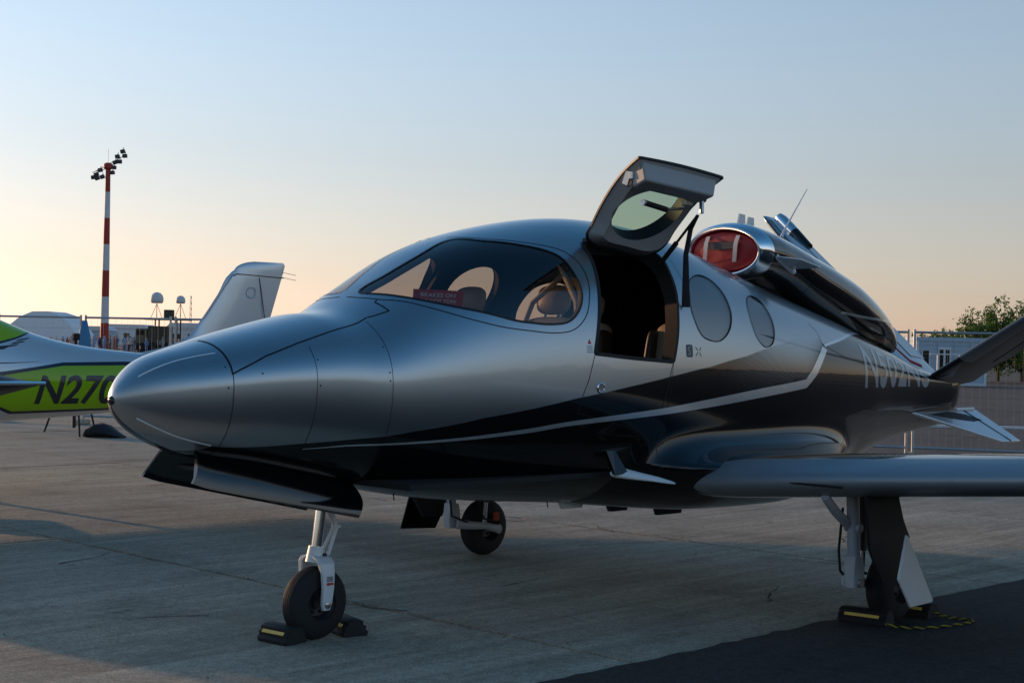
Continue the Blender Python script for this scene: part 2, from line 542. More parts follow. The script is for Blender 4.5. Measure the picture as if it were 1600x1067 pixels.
def S(x, th):
    x = np.asarray(x, float); th = np.asarray(th, float)
    x, th = np.broadcast_arrays(x, th)
    s = np.sqrt(np.maximum(x, 0))
    hw = spl(KS, KH, s); zt = spl(KS, KT, s); zb = spl(KS, KB, s); zm = spl(KS, KM, s)
    c = np.cos(th); sn = np.sin(th)
    n = np.where(sn >= 0, 2.15, 2.3)
    y = -hw * np.sign(c) * np.abs(c)**(2 / n)
    z = zm + np.where(sn >= 0, zt - zm, zm - zb) * np.sign(sn) * np.abs(sn)**(2 / n)
    bx = np.sqrt(np.clip(sm((x - 3.02) / .78), 0, 1)) * sm((6.1 - x) / 1.5)     # wing root fairing
    bz = 0
    for dz in (-.02, -.01, 0, .01, .02):            # concave fillet running out onto the wing, corner eased
        t = np.clip((1.15 - z + dz) / .25, 0, 1)
        bz = bz + t**2.6 / 5
    y = y + np.tanh(y / .12) * .40 * bx * bz
    return np.stack([x, y, z], -1)
def N(x, th):
    h = 2e-3
    x = np.asarray(x, float)
    a = S(x + h, th) - S(np.maximum(x - h, 1e-6), th)
    b = S(x, np.asarray(th) + h) - S(x, np.asarray(th) - h)
    n = np.cross(a, b)
    n /= np.maximum(np.linalg.norm(n, axis=-1, keepdims=True), 1e-12)
    return n
SC = np.array([1.0, 0.8])
def pmesh(x, t, include=None, exclude=()):
    """grid in (x, angle) cut along outlines: returns params and quads, edges snapped to the outlines"""
    nx, nt = len(x), len(t)
    X, T = np.meshgrid(x, t, indexing='ij')
    P = np.stack([X, T], -1).reshape(-1, 2)
    I = np.arange(nx * nt).reshape(nx, nt)
    Q = np.stack([I[:-1, :-1], I[1:, :-1], I[1:, 1:], I[:-1, 1:]], -1).reshape(-1, 4)
    cen = P[Q].mean(1)
    keep = np.ones(len(Q), bool)
    cuts = []
    if include is not None:
        keep &= inside(include, cen[:, 0], cen[:, 1])
        cuts.append((include, ~inside(include, cen[:, 0], cen[:, 1])))
    for e in exclude:
        ins = inside(e, cen[:, 0], cen[:, 1])
        keep &= ~ins
        cuts.append((e, ins))
    kv = np.zeros(len(P), bool); kv[Q[keep].ravel()] = True
    for poly, rem in cuts:
        rv = np.zeros(len(P), bool); rv[Q[rem].ravel()] = True
        for i in np.nonzero(kv & rv)[0]:
            P[i] = nearest_on(poly, P[i], SC)
    Q = Q[keep]
    used = np.unique(Q)
    m = -np.ones(len(P), int); m[used] = np.arange(len(used))
    return P[used], m[Q]
def skin(name, x, t, material, parent, off=0.0, include=None, exclude=(), attrs=None, flip=False, xf=None):
    P, Q = pmesh(x, t, include, exclude)
    V = S(P[:, 0], P[:, 1]); Nn = N(P[:, 0], P[:, 1])
    V = V + Nn * off
    if xf is not None:
        V, Nn = xf(V), xf(Nn, True)
    # orient
    a = V[Q[:, 2]] - V[Q[:, 0]]; b = V[Q[:, 3]] - V[Q[:, 1]]
    w = (np.cross(a, b) * Nn[Q].sum(1)).sum(-1) < 0
    Q = np.where(w[:, None], Q[:, ::-1], Q)
    if flip:
        Q = Q[:, ::-1]; Nn = -Nn
    return build(name, V, Q, material, parent, normals=Nn, attrs=attrs(P, V) if attrs else None)
def dens(P, step=0.02, closed=False):
    P = np.asarray(P, float)
    L = list(P) + ([P[0]] if closed else [])
    out = []
    for a, b in zip(L[:-1], L[1:]):
        k = max(1, int(np.ceil(np.linalg.norm((b - a) * SC) / step)))
        for j in range(k): out.append(a + (b - a) * j / k)
    if not closed: out.append(L[-1])
    return np.array(out)
def ribbon(name, P, w, material, parent, off=0.0012, closed=False, xf=None):
    P = dens(P, 0.015, closed)
    V = S(P[:, 0], P[:, 1]); Nn = N(P[:, 0], P[:, 1])
    if closed: T = np.roll(V, -1, 0) - np.roll(V, 1, 0)
    else: T = np.gradient(V, axis=0)
    B = np.cross(Nn, T)
    B /= np.maximum(np.linalg.norm(B, axis=1, keepdims=True), 1e-9)
    A1 = V + Nn * off + B * w / 2; A2 = V + Nn * off - B * w / 2
    if xf is not None:
        A1, A2, Nn = xf(A1), xf(A2), xf(Nn, True)
    n = len(P)
    q = [(i, (i + 1) % n, (i + 1) % n + n, i + n) for i in range(n if closed else n - 1)]
    VV, NN = np.vstack([A1, A2]), np.vstack([Nn, Nn])
    return build(name, VV, orient(VV, q, NN), material, parent, normals=NN)
def jamb(name, P, o0, o1, material, parent, xf=None, step=0.02):
    P = dens(P, step, True)
    V = S(P[:, 0], P[:, 1]); Nn = N(P[:, 0], P[:, 1])
    n = len(P)
    A1, A2 = V + Nn * o0, V + Nn * o1
    if xf is not None: A1, A2 = xf(A1), xf(A2)
    return build(name, np.vstack([A1, A2]), [(i, (i + 1) % n, (i + 1) % n + n, i + n) for i in range(n)], material, parent)
def orient(V, F, Nn):
    V = np.asarray(V); out = []
    for f in F:
        a = V[f[1]] - V[f[0]]; c = V[f[2]] - V[f[0]]
        out.append(tuple(f) if np.cross(a, c) @ Nn[f[0]] >= 0 else tuple(f)[::-1])
    return out
def mirror(P):
    P = np.array(P, float)
    P[:, 1] = math.pi - P[:, 1]
    return P
def sp(x, th, off=0.0):
    return Vector(S(np.array(x), np.array(th)) + N(np.array([x]), np.array([th]))[0] * off)

WIN = smooth_closed(FT['win'], 5)
def tighten(P, idx):
    P = np.array(P, float)
    out = []
    for i, p in enumerate(P):
        if i in idx:
            a, c = P[i - 1], P[(i + 1) % len(P)]
            out += [p + (a - p) * .16, p + (a - p) * .03 + (c - p) * .03, p + (c - p) * .16]
        else:
            out.append(p)
    return np.array(out)
DOOR = smooth_closed(tighten(FT['door'], (6, 8)), 5)
W1 = smooth_closed(FT['w1'], 5)
W2 = smooth_closed(FT['w2'], 5)
a_ = np.linspace(0, 2 * math.pi, 48, endpoint=False)
WD = np.stack([3.03 + .235 * np.cos(a_) * (1 + .08 * np.sin(a_)), .52 + .27 * np.sin(a_)], 1)   # oval cabin window (in the door, and facing it)

jet = empty('small_jet')
tag(jet, 'silver and black small jet with its cabin door raised and one engine on top', 'jet')

# --- livery masks
BL = np.array(FT['black'][:15] + [(5.17, .50), (5.20, .36), (5.638, .54), (6.284, .99), (6.75, 1.58), (7.95, 1.7)])
ST = np.array(FT['stripe_t'])
def livery(P, V):
    th = np.where(np.cos(P[:, 1]) >= 0, P[:, 1], math.pi - P[:, 1])
    line = np.interp(P[:, 0], BL[:, 0], BL[:, 1])
    line = np.where(P[:, 0] < .316, -1.4, line)
    low = np.interp(P[:, 0], ST[:, 0], ST[:, 1])
    low = np.where(P[:, 0] > 5.19, 3, low)
    fade = sm((P[:, 0] - 3.55) / 1.5) * (0.25 + .75 * np.clip((th - low) / np.maximum(line - low, .02), 0, 1))
    fade = np.where((th > low), fade, 0)
    fade = np.where(P[:, 0] < 3.0, 0, fade)
    return {'blk': (line - th) * .75, 'fade': fade, 'vv': th, 'uu': P[:, 0]}
def hatch(nt):
    a = nt.nodes.new('ShaderNodeAttribute'); a.attribute_name = 'vv'
    u = nt.nodes.new('ShaderNodeAttribute'); u.attribute_name = 'uu'
    f = nt.nodes.new('ShaderNodeAttribute'); f.attribute_name = 'fade'
    m0 = nt.nodes.new('ShaderNodeMath'); m0.operation = 'MULTIPLY_ADD'
    m0.inputs[1].default_value = -0.13
    nt.links.new(u.outputs['Fac'], m0.inputs[0]); nt.links.new(a.outputs['Fac'], m0.inputs[2])
    m1 = nt.nodes.new('ShaderNodeMath'); m1.operation = 'MULTIPLY'; m1.inputs[1].default_value = 2 * math.pi / 0.0085
    nt.links.new(m0.outputs[0], m1.inputs[0])
    m2 = nt.nodes.new('ShaderNodeMath'); m2.operation = 'SINE'
    nt.links.new(m1.outputs[0], m2.inputs[0])
    m3 = nt.nodes.new('ShaderNodeMath'); m3.operation = 'MULTIPLY_ADD'; m3.inputs[1].default_value = 0.5; m3.inputs[2].default_value = 0.5
    nt.links.new(m2.outputs[0], m3.inputs[0])
    g = nt.nodes.new('ShaderNodeMath'); g.operation = 'SUBTRACT'
    f2 = nt.nodes.new('ShaderNodeMath'); f2.operation = 'MULTIPLY_ADD'; f2.inputs[1].default_value = 1.80; f2.inputs[2].default_value = -0.42
    nt.links.new(f.outputs['Fac'], f2.inputs[0])
    nt.links.new(m3.outputs[0], g.inputs[0]); nt.links.new(f2.outputs[0], g.inputs[1])
    mr = nt.nodes.new('ShaderNodeMapRange')
    mr.inputs['From Min'].default_value = -0.40; mr.inputs['From Max'].default_value = 0.40
    nt.links.new(g.outputs[0], mr.inputs['Value'])
    return mr.outputs[0]
M['livery'] = mixmask('silver_black_livery', [('blk', (0.004, 0.0043, 0.005), 0.0, 0.22)], {'blk': hatch}, dict(color=(0.38, 0.41, 0.43), metal=0.95, rough=0.33, coat=0.65))

TH = np.concatenate([np.linspace(-math.pi / 2, -1.1, 18)[:-1], np.linspace(-1.1, -.35, 95)[:-1], np.linspace(-.35, math.pi + .35, 146)[:-1], np.linspace(math.pi + .35, math.pi + 1.1, 95)[:-1], np.linspace(math.pi + 1.1, 1.5 * math.pi, 18)])
nose_x = np.concatenate([np.linspace(0.02, math.sqrt(.462), 60)**2])
nose = skin('nose_cone', np.concatenate([[1e-5], nose_x]), TH, M['livery'], jet, attrs=livery)
holes = [WIN, mirror(WIN), DOOR, W1, W2, mirror(W1), mirror(W2), mirror(WD)]
xs = np.concatenate([np.linspace(.466, 1.3, 46), np.linspace(1.3, 5.2, 200)[1:], np.linspace(5.2, 7.9, 80)[1:]])
fus = skin('fuselage', xs, TH, M['livery'], jet, exclude=holes, attrs=livery)
# rounded tail end under the fins
tc = MB()
secs = []
for k, (dx, sc_) in enumerate([(0, 1), (.12, .93), (.22, .8), (.30, .6), (.345, .35), (.36, .1)]):
    P = S(np.full(48, 7.9), np.linspace(-math.pi / 2, 1.5 * math.pi, 48, endpoint=False))
    c = np.array([7.9, 0, 1.23])
    Q = c + (P - c) * np.array([1, sc_, sc_]) + np.array([dx, 0, 0.02 * k])
    secs.append([tuple(q) for q in Q])
v, f = loft(secs, False, True)
build('tail_cap', v, f, M['gloss_black'], jet, sharp=50)
# cabin lining with the same openings
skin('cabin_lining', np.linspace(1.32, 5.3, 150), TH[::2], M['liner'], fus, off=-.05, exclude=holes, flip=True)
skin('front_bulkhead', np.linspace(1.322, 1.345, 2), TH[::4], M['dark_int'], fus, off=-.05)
for xx in (1.33, 5.28):
    b = MB()
    P = S(np.full(40, xx), np.linspace(0, 2 * math.pi, 40, endpoint=False)); c = np.array([xx, 0, 1.4])
    b.add([tuple(c + (p - c) * .93) for p in P], [tuple(range(40))])
    b.out('bulkhead', M['dark_int'], fus)
b = MB(); b.box((3.3, 0, .86), (3.9, 1.30, .03)); b.out('cabin_floor', M['liner'], fus)

# --- glazing
def window(name, poly, gmat, seal_w, depth=.05, shade=None, cols=40):
    x0, x1 = poly[:, 0].min() - .02, poly[:, 0].max() + .02
    t0, t1 = poly[:, 1].min() - .02, poly[:, 1].max() + .02
    g = skin(name, np.linspace(x0, x1, cols), np.linspace(t0, t1, cols), gmat, jet, off=-.002, include=poly)
    ribbon('seal', poly, seal_w, M['seam'], g, .0028, True)
    jamb('frame', poly, 0.0, -depth, M['dark_int'], g)
    if shade:
        c = poly.mean(0)
        skin('shade', np.linspace(x0, x1, cols), np.linspace(t0, t1, cols), shade, g, off=-.016, include=poly)
    return g
tag(window('windscreen', WIN, M['glass'], .012, cols=70), 'large tinted port windscreen pane with a black rim')
window('windscreen', mirror(WIN), M['glass'], .007, cols=70)
window('cabin_window', W1, M['glass_side'], .007, shade=M['shade'])
window('cabin_window', W2, M['glass_side'], .006, shade=M['shade'])
window('cabin_window', mirror(W1), M['glass'], .007)
window('cabin_window', mirror(W2), M['glass'], .007, shade=M['dark_int'])  # dark blind added over this window so the doorway stays black
window('cabin_window', mirror(WD), M['glass'], .007)

# --- door opening, raised door, lower door
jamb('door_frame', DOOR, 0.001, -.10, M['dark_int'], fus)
ribbon('door_seal', DOOR, .022, M['rubber'], fus, .003, True)
hA = np.array(sp(2.83, .945)); hK = np.array([1, -.10, -.035]); hK = hK / np.linalg.norm(hK)
ANG = R(-100)
def dxf(V, is_n=False):
    """swing the door up about its roof hinge"""
    V = np.asarray(V, float)
    W = V - (0 if is_n else hA)
    c, s = math.cos(ANG), math.sin(ANG)
    o = W * c + np.cross(np.broadcast_to(hK, W.shape), W) * s + np.outer(W @ hK, hK) * (1 - c)
    return o + (0 if is_n else hA + np.array([0, -.012, .014]))
dx_, dt_ = np.linspace(2.55, 3.50, 70), np.linspace(.02, 1.0, 70)
cd = DOOR.mean(0)
door = skin('cabin_door', dx_, dt_, M['silver'], jet, include=DOOR, exclude=[WD], xf=dxf)
tag(door, 'raised upper cabin door hinged at the roof')
ins1 = cd + (DOOR - cd) * .965
ins2 = cd + (DOOR - cd) * .80
ins2[:, 1] = np.maximum(ins2[:, 1], .16)
# dished lining: rim close to the skin, then stepping inwards
skin('door_back', dx_, dt_, M['seam'], door, off=-.012, include=DOOR, exclude=[ins1], xf=dxf, flip=True)
def inset_strip(name, A, oA, B, oB, material):
    A = dens(A, .015, True)
    n = len(A)
    Bq = np.array([nearest_on(B, p, SC) for p in A])
    V = np.vstack([S(A[:, 0], A[:, 1]) + N(A[:, 0], A[:, 1]) * oA, S(Bq[:, 0], Bq[:, 1]) + N(Bq[:, 0], Bq[:, 1]) * oB])
    return build(name, dxf(V), [(i, (i + 1) % n, (i + 1) % n + n, i + n) for i in range(n)], material, door, sharp=50)
jamb('door_edge', DOOR, 0, -.012, M['seam'], door, xf=dxf)
inset_strip('door_side', ins1, -.012, ins2, -.085, M['grey_trim'])
WD2 = WD.mean(0) + (WD - WD.mean(0)) * 1.05
skin('door_lining', dx_, dt_, M['grey_trim'], door, off=-.085, include=ins2, exclude=[WD2], xf=dxf, flip=True)
inset_strip('window_surround', WD2, -.085, WD, -.004, M['seam'])
gl = skin('door_window', np.linspace(2.75, 3.3, 40), np.linspace(.2, .85, 40), M['glass_green'], door, off=-.004, include=WD, xf=dxf)
# lower sill box of the door
def dpt(x, th, off):
    return Vector(dxf(np.array([sp(x, th, off)]))[0])
bx_ = MB()
q = [dpt(2.64, .135, -.014), dpt(3.24, .085, -.014), dpt(3.25, .20, -.014), dpt(2.66, .25, -.014), dpt(2.66, .15, -.125), dpt(3.22, .10, -.125), dpt(3.235, .24, -.115), dpt(2.675, .29, -.115)]
bx_.add(q, [(0, 1, 2, 3), (7, 6, 5, 4), (0, 4, 5, 1), (1, 5, 6, 2), (2, 6, 7, 3), (3, 7, 4, 0)])
ob = bx_.out('door_sill_box', M['grey_trim'], door)
md = ob.modifiers.new('bevel', 'BEVEL'); md.width = .012; md.segments = 3
def lineseg(name, pts, r, material, parent, n=8):
    m_ = MB(); m_.tube(pts, r, n); return m_.out(name, material, parent)
for xa, xb in ((2.68, 2.95), (3.04, 3.2)):
    n0 = [dpt(xa, .15 - (xa - 2.64) * .08, -.075), dpt(xb, .15 - (xb - 2.64) * .08, -.075)]
# handle bar, latches
hd = MB(); hd.tube([dpt(2.83, .36, -.15), dpt(3.02, .35, -.16)], .017, 10); hd.out('handle_grip', M['rubber'], door)
hd = MB(); hd.tube([dpt(3.02, .35, -.16), dpt(3.08, .335, -.15), dpt(3.16, .33, -.13), dpt(3.17, .29, -.10)], .010, 8); hd.out('handle', M['steel'], door); hd = MB(); hd.tube([dpt(2.815, .361, -.15), dpt(2.83, .36, -.15)], .0185, 10); hd.out('handle_cap', M['steel'], door)
hd = MB(); hd.box(dpt(3.17, .29, -.11), (.06, .05, .03), bev=.006); hd.out('handle_mount', M['grey_trim'], door)
hd = MB(); hd.tube([dpt(3.27, .25, -.09), dpt(3.27, .27, -.16)], .014, 8); hd.tube([dpt(3.265, .25, -.07), dpt(3.30, .25, -.07)], .02, 8); hd.out('latch_pin', M['steel'], door)
hd = MB(); hd.box(dpt(2.67, .30, -.05), (.03, .05, .09), rot=Matrix.Rotation(R(20), 3, 'X'), bev=.006); hd.box(dpt(2.67, .26, -.05), (.035, .03, .05), bev=.006); hd.out('latch', M['steel'], door)
# hinges and gas strut with strap
for xx in (2.86, 3.20):
    hd = MB(); hd.box(sp(xx, .955, .012), (.09, .035, .03), bev=.006); hd.out('hinge', M['dark_metal'], door)
st0 = sp(3.43, .78, -.03); st1 = dpt(3.40, .42, -.07); mid = st0 + (st1 - st0) * .45
hd = MB(); hd.tube([st0, mid], .016, 10); hd.tube([mid, st1], .009, 8); hd.out('gas_strut', M['dark_metal'], door)
pm = dpt(3.42, .60, -.06)
hd = MB()
hang = Vector((pm.x + .02, pm.y - .02, 1.86))
sw = rt * .018
pts = [st1, st1 + (pm - st1) * .6 + Vector((.02, 0, -.03)), Vector((hang.x - .01, hang.y, hang.z + .32)), hang]
wd = [.012, .015, .016, .026]
V_ = []
for p, w_ in zip(pts, wd):
    for d in (rt * w_, fw * .006, -rt * w_, -fw * .006): V_.append(p + d)
hd.add(V_, [(i * 4 + k, i * 4 + (k + 1) % 4, i * 4 + 4 + (k + 1) % 4, i * 4 + 4 + k) for i in range(3) for k in range(4)] + [(0, 3, 2, 1), (12, 13, 14, 15)])
hd.out('door_strap', M['cloth_black'], door)
# lower door seams
for nm in ('ldl', 'ldr'):
    ribbon('panel_seam', smooth_open(FT[nm], 4), .004, M['seam'], fus)
ribbon('panel_seam', dens([FT['ldl'][-1], FT['ldr'][-1]]), .003, M['seam'], fus)
hp = MB(); n_ = Vector(N(np.array([2.643]), np.array([-.066]))[0]); hp.lathe([(.0, .002), (.022, .002), (.026, .006), (.032, .002)], sp(2.643, -.066), n_, 24); hp.out('door_handle', M['chrome'], fus)

# --- seams and painted lines
ribbon('panel_seam', [(.464, 1.5), (.464, 1.0), (.464, .59), (.464, .27)], .009, M['seam'], fus, .002)
ribbon('panel_seam', np.array(FT['hood'])[3:], .009, M['seam'], fus)
ribbon('windscreen_seam', smooth_open(FT['wsout'], 4), .006, M['seam'], fus)
ribbon('windscreen_seam', mirror(smooth_open(FT['wsout'], 4)), .006, M['seam'], fus)
ribbon('panel_seam', mirror(np.array(FT['hood'])[3:]), .009, M['seam'], fus)
ribbon('panel_seam', [(.464, -1.5), (.464, .3)], .003, M['seam'], fus)
for xr in (.869, 1.285):
    ribbon('panel_seam', [(xr, -1.2), (xr, .60 if xr < 1 else .95)], .0025, M['seam'], fus)
ribbon('panel_seam', [(3.53, .55), (3.53, 1.5)], .0025, M['seam'], fus)
ribbon('panel_seam', FT['tailseam'], .004, M['seam'], fus)
ribbon('panel_seam', [(3.272, .055), (3.20, -.45), (3.19, -.9)], .003, M['seam'], fus)
for xr, ths in ((.44, (.45, .0)), (.885, (.35, -.02)), (1.27, (.15, .05, .5)), (.6, (.2,))):
    for th in ths:
        nn = Vector(N(np.array([xr]), np.array([th]))[0]); fm = MB(); fm.lathe([(0, .0012), (.004, .0011), (.005, 0)], sp(xr, th), nn, 10); fm.out('fastener', M['dark_metal'], fus)
for nm in ('pin_u', 'pin_l'):
    ribbon('pinstripe', smooth_open(FT[nm], 4), .010, M['pinstripe'], nose, .0016)
    ribbon('pinstripe', mirror(smooth_open(FT[nm], 4)), .010, M['pinstripe'], nose, .0016)
# broad silver stripe sweeping up behind the hatch
def stripe(flip):
    A = smooth_open(FT['stripe_t'][:10], 6); B = smooth_open(FT['stripe_b'][:10], 6)
    A = np.vstack([A, FT['stripe_t'][10:]]); B = np.vstack([B, FT['stripe_b'][10:]])
    A2, B2 = [], []
    for i in range(len(A) - 1):
        k = max(1, int(np.linalg.norm(A[i + 1] - A[i]) / .03))
        for j in range(k):
            A2.append(A[i] + (A[i + 1] - A[i]) * j / k); B2.append(B[i] + (B[i + 1] - B[i]) * j / k)
    A2.append(A[-1]); B2.append(B[-1])
    A2, B2 = np.array(A2), np.array(B2)
    rows = [A2 + (B2 - A2) * k / 3 for k in range(4)]
    n = len(A2)
    P = np.vstack(rows)
    if flip: P = mirror(P)
    Nn = N(P[:, 0], P[:, 1]); V = S(P[:, 0], P[:, 1]) + Nn * .0015
    q = [(r * n + i, r * n + i + 1, r * n + n + i + 1, r * n + n + i) for r in range(3) for i in range(n - 1)]
    build('stripe', V, orient(V, q, Nn), M['stripe'], fus, normals=Nn)
stripe(False); stripe(True)
ribbon('stripe', smooth_open(FT['stripe_thin'], 4), .022, M['stripe'], fus, .0016)

def wrap_text(s, size, x0, th0, sx, sth, material, parent, shear=0.0, bold=0.0, name='registration'):
    V2, F = text2d(s, size, shear, size * .12, bold)
    P = np.stack([x0 + V2[:, 0] * sx, th0 + V2[:, 1] * sth], 1)
    Nn = N(P[:, 0], P[:, 1])
    V = S(P[:, 0], P[:, 1]) + Nn * .0016
    return build(name, V, orient(V, F, Nn), material, parent, normals=Nn)
V2, _F = text2d('N502NS', 1.0)
wtxt = V2[:, 0].max()
wrap_text('N502NS', 1.0, 5.90, -.06, 1.50 / wtxt, .86, M['letter_pale'], fus, bold=.012)
# badge beside the cabin door: rounded dark plate and a stencilled cross
def plate(P, material, name, off=.0014):
    P = np.array(P); c = P.mean(0)
    Q = np.vstack([[c], dens(P, .006, True)])
    n = len(Q) - 1
    Nn = N(Q[:, 0], Q[:, 1])
    V = S(Q[:, 0], Q[:, 1]) + Nn * off
    return build(name, V, orient(V, [(0, 1 + i, 1 + (i + 1) % n) for i in range(n)], Nn), material, fus, normals=Nn)
def rrect(x0, x1, t0, t1, r=.006):
    a = np.linspace(0, 2 * math.pi, 32, endpoint=False)
    cx, cy, hx, hy = (x0 + x1) / 2, (t0 + t1) / 2, (x1 - x0) / 2, (t1 - t0) / 2
    return np.stack([cx + hx * np.sign(np.cos(a)) * np.abs(np.cos(a))**.35, cy + hy * np.sign(np.sin(a)) * np.abs(np.sin(a))**.35], 1)
plate(rrect(3.40, 3.465, .085, .162), M['logo_green'], 'badge')
wrap_text('S', .05, 3.4115, .098, 1.35, 1.45, M['grey_trim'], fus, name='badge_glyph').location.y = -.0008
for (xa, ta, xb, tb) in ((3.495, .148, 3.522, .126), (3.552, .146, 3.537, .126), (3.495, .094, 3.52, .117), (3.552, .092, 3.535, .116)):
    ribbon('badge_cross', [(xa, ta), (xb, tb)], .005, M['logo_green'], fus, .0014)
plate([(2.543, .180), (2.571, .176), (2.558, .208)], M['sign_red'], 'warning_triangle')
for k in range(4):
    ribbon('warning_text', [(2.536, .166 - k * .012), (2.578, .162 - k * .012)], .005, M['label_blue'], fus, .0014)
# pitot tip, a dark dot at the point of the nose
nt_ = MB(); nt_.lathe([(0, -.012), (.010, -.011), (.019, -.006), (.023, .004), (.020, .012)], (-.001, -.006, 1.298), (1, 0, 0), 20); nt_.out('pitot_tip', M['win_dark'], nose)

# --- flat sign lying behind the windscreen, seats, panel
sg = empty('brake_sign', (1.70, -.30, 1.80))
tag(sg, 'red sign with white capitals propped inside the windscreen', 'sign')
d1 = (Vector((1.985, -.335, 0)) - Vector((1.655, -.285, 0))).normalized()
upn = Vector((.20, .12, .97)).normalized()
nrm = d1.cross(upn).normalized()
if nrm.y > 0: nrm = -nrm
o0 = Vector((1.655, -.285, 1.752))
def sgp(u, v_, w_=0): return o0 + d1 * u + upn * v_ + nrm * w_ - sg.location
mb = MB(); mb.prism([sgp(0, 0), sgp(.335, 0), sgp(.335, .155), sgp(0, .155)], nrm, .004); mb.out('board', M['sign_red'], sg)
for txt, vv, ww in (('BRAKES ON', .114, .235), ('DO NOT TOW', .080, .245)):
    V2, F = text2d(txt, .038, 0, 1, .0010)
    sx = ww / V2[:, 0].max()
    build('lettering', [sgp(.045 + a * sx, vv + c * .82, .004) for a, c in V2], F, M['letter_white'], sg, smooth=False)
mb = MB(); mb.prism([sgp(.16, .064, .0035), sgp(.30, .064, .0035), sgp(.30, .068, .0035), sgp(.16, .068, .0035)], nrm, .001); mb.out('rule', M['letter_white'], sg)

def cushion(name, c, d, rot, material, parent, r=.05):
    m_ = MB(); m_.box((0, 0, 0), d, bev=r)
    o = m_.out(name, material, parent, sharp=None)
    o.location = c
    o.rotation_euler = rot
    s_ = o.modifiers.new('sub', 'SUBSURF'); s_.levels = 2; s_.render_levels = 2
    return o
def seat(x, y, z=.88):
    t = empty('seat', (x, y, z), parent=jet)
    cushion('seat_base', (0, 0, .17), (.50, .48, .34), (0, 0, 0), M['leather_shaded'], t, .07)
    cushion('backrest', (.24, 0, .60), (.16, .47, .62), (0, R(10), 0), M['leather'], t, .06)
    cushion('bolster', (.20, -.20, .58), (.17, .09, .54), (0, R(10), 0), M['leather_shaded'], t, .035)
    cushion('bolster', (.20, .20, .58), (.17, .09, .54), (0, R(10), 0), M['leather_shaded'], t, .035)
    cushion('headrest', (.30, 0, 1.00), (.11, .27, .19), (0, R(10), 0), M['leather'], t, .045)
    for s_ in (-.06, .06):
        m_ = MB(); m_.tube([(.28, s_, .86), (.30, s_, .95)], .008, 8); m_.out('headrest_post', M['steel'], t)
    return t
for (sx_, sy_) in ((2.42, -.36), (2.42, .36), (3.62, -.42), (3.62, .42), (4.4, 0)):
    seat(sx_, sy_)
b = MB(); b.box((1.66, 0, 1.46), (.34, .92, .42), bev=.08); b.box((1.70, 0, 1.69), (.40, .84, .05), bev=.02); b.out('instrument_panel', M['dark_int'], jet)
for yy in (-.36, .36):
    b = MB(); b.tube([(1.75, yy, 1.45), (1.95, yy, 1.47)], .02, 8); b.box((1.96, yy, 1.50), (.04, .26, .05), bev=.015); b.box((1.97, yy - .12, 1.55), (.05, .04, .10), bev=.015); b.box((1.97, yy + .12, 1.55), (.05, .04, .10), bev=.015); b.out('control_yoke', M['dark_int'], jet)
b = MB(); b.tube([(1.70, .33, 1.76), (1.74, .33, 1.82), (1.80, .32, 1.86)], .035, 10); b.box((1.78, .20, 1.84), (.10, .26, .06), bev=.02); b.out('camera_mount', M['dark_int'], jet)
b = MB(); b.tube([tuple(sp(2.62, .93, -.06)), tuple(sp(2.595, .5, -.07)), tuple(sp(2.56, .25, -.07))], .026, 10); b.out('door_post', M['leather'], jet)
b = MB(); b.tube([(2.70, -.50, 2.06), (2.62, -.28, 1.86), (2.56, -.18, 1.55)], .016, 6); b.out('seat_belt', M['leather'], jet)
b = MB(); b.tube([tuple(sp(2.62, math.pi - .95, -.06)), tuple(sp(2.60, math.pi - .5, -.07)), tuple(sp(2.60, math.pi - .1, -.07))], .035, 10); b.out('door_post', M['dark_int'], jet)

# --- wings
def airfoil(n=28, t=.15, camber=.02):
    xs_ = (1 - np.cos(np.linspace(0, math.pi, n))) / 2
    yt = 5 * t * (.2969 * np.sqrt(xs_) - .126 * xs_ - .3516 * xs_**2 + .2843 * xs_**3 - .1036 * xs_**4)
    yc = np.where(xs_ < .4, camber / .16 * (.8 * xs_ - xs_**2), camber / .36 * (.2 + .8 * xs_ - xs_**2))
    up = np.stack([xs_, yc + yt], 1)[::-1]
    lo = np.stack([xs_, yc - yt], 1)[1:-1]
    return np.vstack([up, lo])          # TE -> LE over the top, back underneath
def wing_sec(y, side, af):
    a = abs(y)
    le = 3.44 + .05 * (a - .8); ch = 1.78 - .155 * (a - .8); z = .80 + .078 * (a - .8)
    tw = R(-1.5)
    X = af[:, 0] * ch; Z = af[:, 1] * ch
    return [(le + p * math.cos(tw) - q_ * math.sin(tw), side * a, z + p * math.sin(tw) * 1 + q_ * math.cos(tw)) for p, q_ in zip(X, Z)]
AF = airfoil(30, .155, .018)
